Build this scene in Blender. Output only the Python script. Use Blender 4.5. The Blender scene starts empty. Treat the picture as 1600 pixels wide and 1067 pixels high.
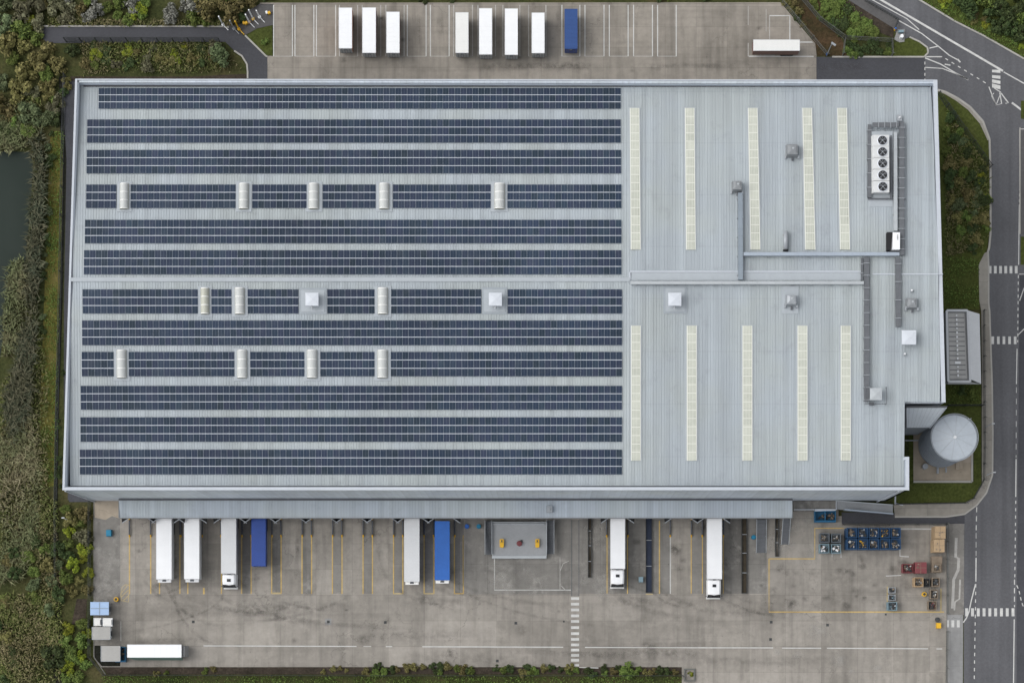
import bpy, bmesh, math, random
from mathutils import Vector, noise as mnoise
random.seed(7)
sc = bpy.context.scene
COL = sc.collection

# ------------------------------------------------------------------ camera, sky, sun, exposure
H, F, CX, CY = 420.0, 3700.0, 850.0, 1040.0       # height (m), focal length (photo px), nadir point (photo px)
cd = bpy.data.cameras.new("camera"); cam = bpy.data.objects.new("camera", cd); COL.objects.link(cam)
cam.location = (0, 0, H); cam.rotation_euler = (0, 0, 0)
cd.sensor_fit = 'HORIZONTAL'; cd.sensor_width = 36.0; cd.lens = 36.0 * F / 1600.0
cd.shift_x = (800 - CX) / 1600.0; cd.shift_y = (CY - 533.5) / 1600.0
cd.clip_start = 1.0; cd.clip_end = 4000.0
sc.camera = cam

w = bpy.data.worlds.new("World"); sc.world = w; w.use_nodes = True
nt = w.node_tree; bg = nt.nodes["Background"]
sky = nt.nodes.new("ShaderNodeTexSky"); sky.sky_type = 'NISHITA'; sky.sun_disc = False
sky.sun_elevation = math.radians(52); sky.sun_rotation = math.radians(280)
sky.air_density = 1.0; sky.dust_density = 3.0; sky.ozone_density = 1.0
hsv = nt.nodes.new("ShaderNodeHueSaturation"); hsv.inputs['Saturation'].default_value = 0.16
nt.links.new(sky.outputs[0], hsv.inputs['Color']); nt.links.new(hsv.outputs[0], bg.inputs[0])
bg.inputs[1].default_value = 0.15
ld = bpy.data.lights.new("sun", 'SUN'); sun = bpy.data.objects.new("sun", ld); COL.objects.link(sun)
ld.energy = 0.55; ld.angle = math.radians(60); ld.color = (1.0, 0.97, 0.93)
sun.rotation_euler = (math.radians(-8), math.radians(-38), 0); sun.location = (-60, 0, 200)
sc.view_settings.view_transform = 'Standard'; sc.view_settings.look = 'None'
sc.view_settings.gamma = 1.0; sc.view_settings.use_curve_mapping = False
sc.view_settings.exposure = 0.62
sc.render.engine = 'CYCLES'
sc.cycles.transparent_max_bounces = 96; sc.cycles.max_bounces = 5; sc.cycles.diffuse_bounces = 3; sc.cycles.glossy_bounces = 2

# ------------------------------------------------------------------ helpers
def P(px, py, z=0.0):
    s = (H - z) / F
    return ((px - CX) * s, (CY - py) * s)
def PP(pts, z=0.0): return [P(a, b, z) for a, b in pts]
def inpoly(x, y, poly):
    c = False; n = len(poly); j = n - 1
    for i in range(n):
        xi, yi = poly[i]; xj, yj = poly[j]
        if (yi > y) != (yj > y) and x < (xj - xi) * (y - yi) / (yj - yi) + xi: c = not c
        j = i
    return c
OFF = {}
def off(o): return OFF.get(o.name, Vector((0, 0, 0)))
def tag(o, label, cat=None, group=None, kind=None):
    if label: o['label'] = label
    if cat: o['category'] = cat
    if group: o['group'] = group
    if kind: o['kind'] = kind
    return o
def thing(name, label, cat, loc, group=None, rz=0.0):
    o = bpy.data.objects.new(name, None); COL.objects.link(o)
    o.empty_display_size = 0.3
    o.location = loc; o.rotation_euler = (0, 0, rz); OFF[o.name] = Vector(loc)
    return tag(o, label, cat, group)
class MB:
    def __init__(s): s.v = []; s.f = []; s.uv = []; s.mi = []
    def face(s, pts, uv=None, mi=0):
        i = len(s.v); s.v += [tuple(p) for p in pts]; s.f.append(tuple(range(i, i + len(pts))))
        s.uv.append(uv); s.mi.append(mi)
    def box(s, x0, y0, x1, y1, z0, z1, mi=0, bottom=True):
        if x0 > x1: x0, x1 = x1, x0
        if y0 > y1: y0, y1 = y1, y0
        a = [(x0,y0),(x1,y0),(x1,y1),(x0,y1)]; s.prism(a, z0, z1, mi, bottom); return s
    def prism(s, poly, z0, z1, mi=0, bottom=True, zt=None):
        n = len(poly); A = sum(poly[i][0]*poly[(i+1)%n][1]-poly[(i+1)%n][0]*poly[i][1] for i in range(n))
        if A < 0: poly = poly[::-1]; zt = zt[::-1] if zt else None
        i = len(s.v)
        s.v += [(p[0], p[1], z0) for p in poly] + [(p[0], p[1], zt[k] if zt else z1) for k, p in enumerate(poly)]
        fs = [tuple(i+n+k for k in range(n))]
        if bottom: fs.append(tuple(i+k for k in reversed(range(n))))
        for k in range(n):
            l = (k+1) % n; fs.append((i+k, i+l, i+n+l, i+n+k))
        for q in fs: s.f.append(q); s.uv.append(None); s.mi.append(mi)
        return s
    def boxr(s, cx, cy, z0, sx, sy, sz, rot=0.0, mi=0):
        c, d = math.cos(rot), math.sin(rot); hx, hy = sx/2, sy/2
        return s.prism([(cx+a*c-b*d, cy+a*d+b*c) for a, b in ((-hx,-hy),(hx,-hy),(hx,hy),(-hx,hy))], z0, z0+sz, mi)
    def taper(s, r0, r1, z0, z1, mi=0):            # frustum between rects r0 (bottom) and r1 (top): x0,y0,x1,y1
        i = len(s.v)
        for r, z in ((r0, z0), (r1, z1)): s.v += [(r[0],r[1],z),(r[2],r[1],z),(r[2],r[3],z),(r[0],r[3],z)]
        for q in ((3,2,1,0),(4,5,6,7),(0,1,5,4),(1,2,6,5),(2,3,7,6),(3,0,4,7)):
            s.f.append(tuple(i+k for k in q)); s.uv.append(None); s.mi.append(mi)
        return s
    def sheet(s, poly, z, mi=0):
        n = len(poly); A = sum(poly[i][0]*poly[(i+1)%n][1]-poly[(i+1)%n][0]*poly[i][1] for i in range(n))
        if A < 0: poly = poly[::-1]
        s.face([(p[0], p[1], z) for p in poly], mi=mi); return s
    def cyl(s, cx, cy, z0, z1, r0, r1=None, n=16, mi=0, cap=True):
        r1 = r0 if r1 is None else r1; i = len(s.v)
        for r, z in ((r0, z0), (r1, z1)):
            s.v += [(cx+r*math.cos(2*math.pi*k/n), cy+r*math.sin(2*math.pi*k/n), z) for k in range(n)]
        fs = [(i+k, i+(k+1)%n, i+n+(k+1)%n, i+n+k) for k in range(n)]
        if cap: fs += [tuple(i+n+k for k in range(n)), tuple(i+k for k in reversed(range(n)))]
        for q in fs: s.f.append(q); s.uv.append(None); s.mi.append(mi)
        return s
    def tube(s, p, q, r, n=6, mi=0, r2=None):
        p, q = Vector(p), Vector(q); d = (q-p)
        if d.length < 1e-6: return s
        d.normalize(); a = d.orthogonal().normalized(); b = d.cross(a); i = len(s.v); r2 = r if r2 is None else r2
        for o, rr in ((p, r), (q, r2)):
            s.v += [tuple(o + a*rr*math.cos(2*math.pi*k/n) + b*rr*math.sin(2*math.pi*k/n)) for k in range(n)]
        fs = [(i+k, i+(k+1)%n, i+n+(k+1)%n, i+n+k) for k in range(n)] + [tuple(i+n+k for k in range(n)), tuple(i+k for k in reversed(range(n)))]
        for t in fs: s.f.append(t); s.uv.append(None); s.mi.append(mi)
        return s
    def bar(s, p, q, wd, z0, z1, mi=0):               # upright box along a 2-D segment
        x0, y0 = p; x1, y1 = q; L = math.hypot(x1-x0, y1-y0)
        if L < 1e-6: return s
        nx, ny = -(y1-y0)/L*wd/2, (x1-x0)/L*wd/2
        return s.prism([(x0-nx,y0-ny),(x1-nx,y1-ny),(x1+nx,y1+ny),(x0+nx,y0+ny)], z0, z1, mi)
    def strip(s, pts, wd, z, mi=0):                   # flat painted line along a polyline
        pts = [Vector(p) for p in pts]; L = []; R = []
        for k, p in enumerate(pts):
            a = pts[max(k-1, 0)]; b = pts[min(k+1, len(pts)-1)]; d = (b-a).normalized(); nrm = Vector((-d.y, d.x))*wd/2
            L.append(p+nrm); R.append(p-nrm)
        for k in range(len(pts)-1):
            s.face([(*R[k], z), (*R[k+1], z), (*L[k+1], z), (*L[k], z)], mi=mi)
        return s
    def build(s, name, mats, parent=None, smooth=False, origin=None):
        o0 = off(parent) if parent else Vector(origin or (0, 0, 0))
        me = bpy.data.meshes.new(name)
        me.from_pydata([(a-o0.x, b-o0.y, c-o0.z) for a, b, c in s.v], [], s.f)
        if any(u is not None for u in s.uv):
            ul = me.uv_layers.new(name="UVMap")
            for p, u in zip(me.polygons, s.uv):
                for k, li in enumerate(p.loop_indices): ul.data[li].uv = u[k] if u else (-1, -1)
        for m in (mats if isinstance(mats, (list, tuple)) else [mats]): me.materials.append(m)
        for p, m in zip(me.polygons, s.mi): p.material_index = m
        if smooth:
            for p in me.polygons: p.use_smooth = True
        me.update()
        o = bpy.data.objects.new(name, me); COL.objects.link(o)
        if parent: o.parent = parent; OFF[o.name] = off(parent)
        else: o.location = o0; OFF[o.name] = o0
        return o
def rect(x0, y0, x1, y1, z):                          # photo-pixel rectangle at height z -> world x0,y0,x1,y1
    a = P(x0, y1, z); b = P(x1, y0, z); return a[0], a[1], b[0], b[1]
def mid(r): return (r[0]+r[2])/2, (r[1]+r[3])/2

# ------------------------------------------------------------------ materials
def base_mat(name, rough=0.8, metal=0.0, spec=0.3):
    m = bpy.data.materials.new(name); m.use_nodes = True; n = m.node_tree.nodes; b = n["Principled BSDF"]
    b.inputs['Roughness'].default_value = rough; b.inputs['Metallic'].default_value = metal
    b.inputs['Specular IOR Level'].default_value = spec
    return m, m.node_tree, n, b
class G:                                             # tiny node-graph writer
    def __init__(s, t): s.t = t
    def n(s, typ, **kw):
        x = s.t.nodes.new(typ)
        for k, v in kw.items(): setattr(x, k, v)
        return x
    def l(s, a, b): s.t.links.new(a, b)
    def math(s, op, a, b=None, clamp=False):
        x = s.n('ShaderNodeMath', operation=op, use_clamp=clamp)
        for i, q in enumerate((a, b)):
            if q is None: continue
            if isinstance(q, (int, float)): x.inputs[i].default_value = q
            else: s.l(q, x.inputs[i])
        return x.outputs[0]
    def mix(s, fac, a, b, mode='MIX'):
        x = s.n('ShaderNodeMix', data_type='RGBA', blend_type=mode)
        for i, q in ((0, fac), (6, a), (7, b)):
            if isinstance(q, (int, float)): x.inputs[i].default_value = q
            elif isinstance(q, tuple): x.inputs[i].default_value = (*q, 1)
            else: s.l(q, x.inputs[i])
        return x.outputs[2]
    def noise(s, vec, scale, detail=4, rough=0.6, stretch=None):
        if stretch:
            mp = s.n('ShaderNodeMapping'); mp.inputs['Scale'].default_value = stretch; s.l(vec, mp.inputs[0]); vec = mp.outputs[0]
        x = s.n('ShaderNodeTexNoise'); x.inputs['Scale'].default_value = scale; x.inputs['Detail'].default_value = detail
        x.inputs['Roughness'].default_value = rough; s.l(vec, x.inputs['Vector']); return x.outputs['Fac']
    def ramp(s, fac, stops):
        x = s.n('ShaderNodeValToRGB'); e = x.color_ramp.elements
        while len(e) < len(stops): e.new(0.5)
        for q, (p, c) in zip(e, stops): q.position = p; q.color = (*c, 1) if isinstance(c, tuple) else (c, c, c, 1)
        s.l(fac, x.inputs[0]); return x.outputs[0]
def mat(name, rgb, rough=0.75, var=0.12, scale=0.6, metal=0.0, spec=0.3, fine=0.06, objrand=0.0, stretch=None, panelrand=False):
    m, t, n, b = base_mat(name, rough, metal, spec); g = G(t)
    tc = g.n('ShaderNodeTexCoord').outputs['Object']
    a = g.noise(tc, scale, 5, 0.65, stretch); c = g.noise(tc, scale*9, 3)
    k = g.math('ADD', g.math('MULTIPLY', g.math('SUBTRACT', a, 0.5), 2*var*1.6), g.math('MULTIPLY', g.math('SUBTRACT', c, 0.5), 2*fine*1.6))
    k = g.math('ADD', k, 1.0)
    if objrand:
        r = g.n('ShaderNodeObjectInfo').outputs['Random']; k = g.math('ADD', k, g.math('MULTIPLY', g.math('SUBTRACT', r, 0.5), objrand))
    if panelrand:
        sy = g.n('ShaderNodeSeparateXYZ'); g.l(g.n('ShaderNodeNewGeometry').outputs['Position'], sy.inputs[0])
        wn = g.n('ShaderNodeTexWhiteNoise', noise_dimensions='2D'); cv = g.n('ShaderNodeCombineXYZ')
        g.l(g.math('FLOOR', g.math('DIVIDE', sy.outputs[1], 1.385)), cv.inputs[1]); g.l(g.math('FLOOR', g.math('DIVIDE', sy.outputs[0], 4.0)), cv.inputs[0]); g.l(cv.outputs[0], wn.inputs['Vector'])
        k = g.math('ADD', k, g.math('MULTIPLY', g.math('SUBTRACT', wn.outputs['Value'], 0.5), 0.16))
    x = g.n('ShaderNodeVectorMath', operation='SCALE'); x.inputs[0].default_value = rgb; g.l(k, x.inputs['Scale'])
    g.l(x.outputs[0], b.inputs['Base Color']); return m

def concrete(name, c1, c2, slab, streak=0.0, dark=0.55, offs=(0, 0), pale=0.0):
    m, t, n, b = base_mat(name, 0.9, 0, 0.25); g = G(t)
    pos = g.n('ShaderNodeTexCoord').outputs['Object']
    mp = g.n('ShaderNodeMapping'); mp.inputs['Location'].default_value = (*offs, 0); g.l(pos, mp.inputs[0])
    br = g.n('ShaderNodeTexBrick'); br.offset = 0.0; br.squash = 1.0
    br.inputs['Scale'].default_value = 1.0; br.inputs['Brick Width'].default_value = slab[0]; br.inputs['Row Height'].default_value = slab[1]
    br.inputs['Mortar Size'].default_value = 0.03; br.inputs['Mortar Smooth'].default_value = 0.3
    br.inputs['Color1'].default_value = (*c1, 1); br.inputs['Color2'].default_value = (*c2, 1)
    br.inputs['Mortar'].default_value = tuple(q*dark for q in c1) + (1,); g.l(mp.outputs[0], br.inputs['Vector'])
    big = g.ramp(g.noise(pos, 0.045, 5, 0.6), [(0.30, 0.74), (0.5, 1.0), (0.70, 1.15)])
    fine = g.ramp(g.noise(pos, 0.8, 6, 0.7), [(0.3, 0.88), (0.7, 1.10)])
    blot = g.ramp(g.noise(pos, 0.22, 3, 0.5), [(0.28, 0.72), (0.42, 1.0)])
    c = g.mix(1.0, br.outputs[0], big, 'MULTIPLY'); c = g.mix(1.0, c, fine, 'MULTIPLY'); c = g.mix(0.42, c, blot, 'MULTIPLY')
    if streak:
        sv = g.ramp(g.noise(pos, 1.0, 4, 0.6, (0.55, 0.05, 1)), [(0.33, 0.62), (0.52, 1.0), (0.75, 1.1)])
        c = g.mix(streak, c, sv, 'MULTIPLY')
        sh = g.ramp(g.noise(pos, 1.0, 3, 0.6, (0.025, 0.5, 1)), [(0.30, 0.72), (0.46, 1.0)])
        c = g.mix(streak*0.7, c, sh, 'MULTIPLY')
    sp = g.ramp(g.noise(pos, 2.2, 2, 0.5), [(0.22, 0.45), (0.30, 1.0)])
    c = g.mix(0.5, c, sp, 'MULTIPLY')
    if pale: c = g.mix(g.math('MULTIPLY', g.ramp(g.noise(pos, 0.30, 6, 0.75), [(0.54, 0.0), (0.68, 1.0)]), pale), c, tuple(min(1, q*1.9) for q in c1))
    vo = g.n('ShaderNodeTexVoronoi', feature='DISTANCE_TO_EDGE'); vo.inputs['Scale'].default_value = 0.09; vo.inputs['Randomness'].default_value = 1.0
    wob = g.n('ShaderNodeVectorMath', operation='ADD'); nz = g.n('ShaderNodeTexNoise'); nz.inputs['Scale'].default_value = 0.5; nz.inputs['Detail'].default_value = 5; g.l(pos, nz.inputs['Vector'])
    sc_ = g.n('ShaderNodeVectorMath', operation='SCALE'); sc_.inputs['Scale'].default_value = 5.0; g.l(nz.outputs['Color'], sc_.inputs[0]); g.l(pos, wob.inputs[0]); g.l(sc_.outputs[0], wob.inputs[1]); g.l(wob.outputs[0], vo.inputs['Vector'])
    crack = g.math('MULTIPLY', g.math('LESS_THAN', vo.outputs['Distance'], 0.006), g.ramp(g.noise(pos, 0.07, 2), [(0.5, 0.0), (0.6, 0.45)]))
    c = g.mix(crack, c, tuple(q*0.45 for q in c1))
    g.l(c, b.inputs['Base Color'])
    bu = g.n('ShaderNodeBump'); bu.inputs['Strength'].default_value = 0.15; bu.inputs['Distance'].default_value = 0.02
    g.l(fine, bu.inputs['Height']); g.l(bu.outputs[0], b.inputs['Normal'])
    return m
def asphalt(name, rgb, along=(1.0, 1.0), tint=0.5):
    m, t, n, b = base_mat(name, 0.85, 0, 0.3); g = G(t)
    pos = g.n('ShaderNodeTexCoord').outputs['Object']
    big = g.ramp(g.noise(pos, 0.06, 4, 0.6), [(0.3, 0.85), (0.7, 1.15)])
    fine = g.ramp(g.noise(pos, 2.5, 5, 0.75), [(0.3, 0.85), (0.7, 1.15)])
    lane = g.ramp(g.noise(pos, 1.0, 3, 0.5, (0.35*along[0], 0.35*along[1], 1)), [(0.32, 0.80), (0.5, 1.0), (0.7, 1.14)])
    c = g.mix(1.0, rgb, big, 'MULTIPLY'); c = g.mix(1.0, c, fine, 'MULTIPLY'); c = g.mix(tint, c, lane, 'MULTIPLY')
    g.l(c, b.inputs['Base Color']); return m
def grass_mat(name, stops, scale=0.12):
    m, t, n, b = base_mat(name, 0.95, 0, 0.1); g = G(t)
    pos = g.n('ShaderNodeTexCoord').outputs['Object']
    a = g.noise(pos, scale, 6, 0.7); f = g.ramp(g.noise(pos, 2.2, 4, 0.8), [(0.3, 0.55), (0.7, 1.35)])
    c = g.mix(1.0, g.ramp(a, stops), f, 'MULTIPLY'); g.l(c, b.inputs['Base Color'])
    bu = g.n('ShaderNodeBump'); bu.inputs['Strength'].default_value = 0.5; bu.inputs['Distance'].default_value = 0.1
    g.l(f, bu.inputs['Height']); g.l(bu.outputs[0], b.inputs['Normal']); return m
def leaf_mat(name, dark, midc, light, alt=None, altscale=0.09):
    m, t, n, b = base_mat(name, 0.75, 0, 0.2); g = G(t)
    ge = g.n('ShaderNodeNewGeometry'); oi = g.n('ShaderNodeObjectInfo')
    pos = g.n('ShaderNodeTexCoord').outputs['Object']
    k = g.math('ADD', g.math('MULTIPLY', ge.outputs['Random Per Island'], 0.65), g.math('MULTIPLY', g.noise(pos, 1.1, 2), 0.35))
    c = g.ramp(k, [(0.12, dark), (0.5, midc), (0.88, light)])
    if alt:
        c2 = g.ramp(k, [(0.12, alt[0]), (0.5, alt[1]), (0.88, alt[2])]); ws = g.n('ShaderNodeNewGeometry').outputs['Position']
        c = g.mix(g.ramp(g.math('ADD', g.noise(ws, altscale, 5, 0.7), g.math('MULTIPLY', g.math('SUBTRACT', ge.outputs['Random Per Island'], 0.5), 0.18)), [(0.40, 0.0), (0.60, 1.0)]), c, c2)
    h = g.n('ShaderNodeHueSaturation'); g.l(c, h.inputs['Color'])
    g.l(g.math('ADD', g.math('MULTIPLY', oi.outputs['Random'], 0.03), 0.485), h.inputs['Hue'])
    g.l(g.math('ADD', g.math('MULTIPLY', oi.outputs['Random'], 0.5), 0.75), h.inputs['Value'])
    g.l(h.outputs[0], b.inputs['Base Color']); return m
def sheet_roof(name, rgb, pitch=0.45, seam=0.88):
    m, t, n, b = base_mat(name, 0.55, 0.0, 0.35); g = G(t)
    pos = g.n('ShaderNodeNewGeometry').outputs['Position']
    sx = g.n('ShaderNodeSeparateXYZ'); g.l(pos, sx.inputs[0])
    fl = g.math('FLOOR', g.math('DIVIDE', sx.outputs[0], pitch*2.0))
    wn = g.n('ShaderNodeTexWhiteNoise', noise_dimensions='1D'); g.l(fl, wn.inputs['W'])
    sheetv = g.ramp(wn.outputs['Value'], [(0.0, 0.93), (1.0, 1.05)])
    fr = g.math('FRACT', g.math('DIVIDE', sx.outputs[0], pitch))
    seamv = g.ramp(fr, [(0.0, seam), (0.10, seam), (0.22, 1.0), (0.9, 1.03)])
    strk = g.ramp(g.noise(pos, 1.0, 4, 0.6, (0.9, 0.03, 0.2)), [(0.3, 0.90), (0.7, 1.06)])
    big = g.ramp(g.noise(pos, 0.05, 4, 0.6), [(0.3, 0.93), (0.7, 1.06)])
    grime = g.ramp(g.noise(pos, 0.35, 5, 0.7), [(0.25, 0.86), (0.45, 1.0)])
    tin = g.mix(g.ramp(g.noise(pos, 0.09, 3, 0.5), [(0.42, 0.0), (0.62, 1.0)]), rgb, (rgb[0]*1.01, rgb[1]*1.0, rgb[2]*0.95))
    c = tin
    lap = g.math('FRACT', g.math('DIVIDE', sx.outputs[1], 8.7)); lapv = g.ramp(lap, [(0.0, 0.93), (0.012, 0.93), (0.02, 1.0)])
    rst = g.ramp(g.noise(pos, 1.0, 5, 0.7, (0.5, 0.12, 0.3)), [(0.68, 0.0), (0.80, 0.16)]); c = g.mix(rst, c, (rgb[0]*0.95, rgb[1]*0.86, rgb[2]*0.72))
    for q in (sheetv, seamv, strk, big, grime, lapv): c = g.mix(1.0, c, q, 'MULTIPLY')
    g.l(c, b.inputs['Base Color']); return m
def panel_mat(name):
    m, t, n, b = base_mat(name, 0.35, 0.0, 0.12); g = G(t)
    uv = g.n('ShaderNodeTexCoord').outputs['UV']; s = g.n('ShaderNodeSeparateXYZ'); g.l(uv, s.inputs[0])
    u, v = s.outputs[0], s.outputs[1]
    oi = g.n('ShaderNodeObjectInfo').outputs['Random']; ge = g.n('ShaderNodeNewGeometry').outputs['Random Per Island']
    r = g.math('FRACT', g.math('ADD', oi, ge))
    c = g.ramp(r, [(0.0, (0.012, 0.023, 0.034)), (0.35, (0.014, 0.026, 0.047)), (0.7, (0.020, 0.028, 0.052)), (1.0, (0.019, 0.034, 0.052))])
    def edge(q, wd):     # 1 near q=0 or q=1
        d = g.math('MINIMUM', q, g.math('SUBTRACT', 1.0, q)); return g.math('LESS_THAN', d, wd)
    line = g.math('LESS_THAN', g.math('ABSOLUTE', g.math('SUBTRACT', u, 0.5)), 0.035)
    c = g.mix(g.math('MULTIPLY', line, 0.20), c, (0.20, 0.23, 0.29))
    cu = g.math('FRACT', g.math('MULTIPLY', u, 6.0)); cv = g.math('FRACT', g.math('MULTIPLY', v, 10.0))
    cell = g.math('MAXIMUM', edge(cu, 0.04), edge(cv, 0.04)); c = g.mix(g.math('MULTIPLY', cell, 0.3), c, (0.12, 0.14, 0.2))
    fr = g.math('MAXIMUM', edge(u, 0.026), edge(v, 0.014)); wp = g.n('ShaderNodeNewGeometry').outputs['Position']
    c = g.mix(1.0, c, g.ramp(g.noise(wp, 0.05, 4, 0.6), [(0.3, 0.78), (0.7, 1.3)]), 'MULTIPLY')
    dust = g.ramp(g.noise(wp, 0.5, 5, 0.7), [(0.5, 0.0), (0.8, 0.14)]); c = g.mix(dust, c, (0.16, 0.17, 0.18))
    c = g.mix(fr, c, (0.185, 0.21, 0.25))
    g.l(c, b.inputs['Base Color']); return m
def water_mat():
    m, t, n, b = base_mat("pond_water", 0.5, 0, 0.05); g = G(t)
    pos = g.n('ShaderNodeTexCoord').outputs['Object']
    c = g.ramp(g.noise(pos, 0.06, 3), [(0.3, (0.020, 0.028, 0.024)), (0.7, (0.029, 0.037, 0.032))]); g.l(c, b.inputs['Base Color'])
    bu = g.n('ShaderNodeBump'); bu.inputs['Strength'].default_value = 0.08; g.l(g.noise(pos, 1.5, 3), bu.inputs['Height']); g.l(bu.outputs[0], b.inputs['Normal']); return m

M = {}
M['roof'] = sheet_roof("roof_sheet", (0.330, 0.366, 0.392))
M['canopy'] = sheet_roof("canopy_sheet", (0.385, 0.43, 0.475), 0.5, 0.84)
M['wall'] = sheet_roof("wall_cladding", (0.50, 0.55, 0.61), 1.0, 0.94)
M['coping'] = mat("white_coping", (0.42, 0.45, 0.49), 0.5, 0.06, 0.2)
M['parapet'] = mat("parapet_lining", (0.34, 0.38, 0.43), 0.6, 0.1, 0.3)
M['gutter'] = mat("gutter_dark", (0.05, 0.05, 0.055), 0.7)
M['panel'] = panel_mat("solar_panel_glass")
M['alu'] = mat("aluminium", (0.60, 0.63, 0.68), 0.4, 0.05, 1.0, 0.1)
M['steel'] = mat("galvanised_steel", (0.30, 0.32, 0.34), 0.5, 0.15, 0.8, 0.3)
M['dsteel'] = mat("dark_steel", (0.085, 0.09, 0.10), 0.6, 0.2, 1.2)
M['black'] = mat("black_rubber", (0.015, 0.015, 0.016), 0.8)
M['dome'] = mat("skylight_grp", (0.43, 0.445, 0.435), 0.5, 0.08, 0.8)
M['domedge'] = mat("skylight_grp_cream", (0.38, 0.385, 0.33), 0.45, 0.08, 0.8)
M['grp'] = mat("rooflight_grp", (0.41, 0.425, 0.365), 0.5, 0.16, 0.35, fine=0.08, panelrand=True)
M['grpbar'] = mat("rooflight_bar", (0.60, 0.61, 0.555), 0.5, 0.05, 1.0)
M['flash'] = mat("flashing_grey", (0.33, 0.36, 0.385), 0.55, 0.08, 0.6)
M['white'] = mat("white_paint", (0.72, 0.73, 0.74), 0.4, 0.05, 0.5, fine=0.03)
M['offwhite'] = mat("offwhite_paint", (0.66, 0.66, 0.64), 0.5, 0.05, 0.5)
M['trailgrey'] = mat("pale_grey_tarpaulin", (0.56, 0.57, 0.58), 0.5, 0.05, 0.5)
M['side'] = mat("trailer_side_grey", (0.34, 0.34, 0.34), 0.55, 0.12, 0.6)
M['orange'] = mat("orange_side", (0.42, 0.14, 0.035), 0.5, 0.12, 0.6)
M['brownside'] = mat("maroon_side", (0.17, 0.10, 0.085), 0.55, 0.2, 0.8)
M['green'] = mat("dull_green_side", (0.10, 0.16, 0.14), 0.5, 0.15, 0.6)
M['dblue'] = mat("navy_tarpaulin", (0.020, 0.055, 0.235), 0.45, 0.15, 0.5)
M['bblue'] = mat("bright_blue_tarpaulin", (0.022, 0.105, 0.37), 0.45, 0.15, 0.35)
M['topblue'] = mat("deep_blue_tarpaulin", (0.022, 0.060, 0.19), 0.5, 0.15, 0.5)
M['binblue'] = mat("blue_bin_paint", (0.019, 0.060, 0.135), 0.55, 0.25, 0.9)
M['skipblue'] = mat("skip_blue_paint", (0.012, 0.10, 0.20), 0.5, 0.2, 0.8)
M['palebin'] = mat("pale_blue_bin_paint", (0.17, 0.25, 0.29), 0.5, 0.2, 0.8)
M['greybin'] = mat("slate_bin_paint", (0.13, 0.15, 0.17), 0.6, 0.2, 0.8)
M['card'] = mat("brown_cardboard", (0.37, 0.265, 0.16), 0.8, 0.12, 0.8)
M['wood'] = mat("weathered_wood", (0.20, 0.16, 0.12), 0.85, 0.25, 1.2)
M['red'] = mat("red_paint", (0.17, 0.045, 0.05), 0.6, 0.25, 1.0)
M['junk'] = mat("scrap_dark", (0.045, 0.048, 0.05), 0.7, 0.5, 2.5, fine=0.3)
M['junkl'] = mat("scrap_pale", (0.42, 0.42, 0.40), 0.7, 0.4, 2.0, fine=0.2)
M['yellow'] = mat("safety_yellow", (0.62, 0.36, 0.02), 0.5, 0.1, 1.0)
M['teal'] = mat("teal_paint", (0.012, 0.16, 0.27), 0.5, 0.1, 1.0)
M['lblue'] = mat("pale_blue_roof", (0.29, 0.40, 0.58), 0.5, 0.07, 0.5)
M['shedroof'] = mat("grey_felt_roof", (0.32, 0.315, 0.30), 0.85, 0.12, 0.6)
M['shedwall'] = mat("shed_wall", (0.24, 0.24, 0.24), 0.8, 0.15, 0.6)
M['glass'] = mat("cab_glass", (0.012, 0.014, 0.017), 0.1, 0.0, 1.0, spec=0.6)
M['silo'] = mat("silo_roof_steel", (0.42, 0.46, 0.50), 0.5, 0.1, 0.25, 0.0)
M['silowall'] = mat("silo_wall_steel", (0.225, 0.25, 0.28), 0.5, 0.2, 0.5, 0.0)
M['fence'] = mat("fence_green_black", (0.035, 0.04, 0.04), 0.6)
M['fencelight'] = mat("fence_grey", (0.115, 0.12, 0.11), 0.6)
M['conc'] = concrete("yard_concrete", (0.232, 0.215, 0.190), (0.288, 0.267, 0.238), (6.4, 4.55), 0.6, 0.80, (2.0, 1.1), 0.22)
M['concup'] = concrete("parking_concrete", (0.232, 0.211, 0.182), (0.27, 0.245, 0.212), (5.5, 3.6), 0.65, 0.78, (0.5, 2.0))
M['concdark'] = concrete("worn_concrete", (0.175, 0.167, 0.154), (0.206, 0.197, 0.181), (5.0, 9.0), 0.6, 0.7, (0, 0), 0.55)
M['apron'] = concrete("apron_concrete", (0.225, 0.225, 0.222), (0.25, 0.25, 0.247), (9.0, 20.0), 0.4, 0.8)
M['pave'] = concrete("pavement_slabs", (0.225, 0.21, 0.185), (0.26, 0.245, 0.215), (4.0, 4.0), 0.1, 0.75)
M['pad'] = concrete("pad_concrete", (0.31, 0.265, 0.205), (0.35, 0.30, 0.24), (12.0, 12.0), 0.3, 0.9)
M['deck'] = mat("dock_deck", (0.255, 0.265, 0.275), 0.7, 0.12, 0.4)
M['kerb'] = mat("kerb_stone", (0.32, 0.31, 0.285), 0.85, 0.15, 0.5)
M['road'] = asphalt("road_asphalt", (0.092, 0.093, 0.100), (2.2, 0.06), 0.8)
M['roadn'] = asphalt("new_asphalt", (0.052, 0.053, 0.060), (0.1, 1.0), 0.3)
M['road2'] = asphalt("grey_asphalt", (0.085, 0.083, 0.083), (1, 1), 0.4)
M['line'] = mat("road_paint_white", (0.47, 0.47, 0.455), 0.7, 0.22, 0.9, fine=0.15)
M['linef'] = mat("road_paint_faded", (0.36, 0.35, 0.33), 0.8, 0.25, 1.2, fine=0.15)
M['yline'] = mat("road_paint_yellow", (0.46, 0.33, 0.12), 0.75, 0.3, 0.8, fine=0.15)
M['ylinef'] = mat("road_paint_yellow_worn", (0.38, 0.31, 0.17), 0.8, 0.25, 0.8, fine=0.15)
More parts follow.
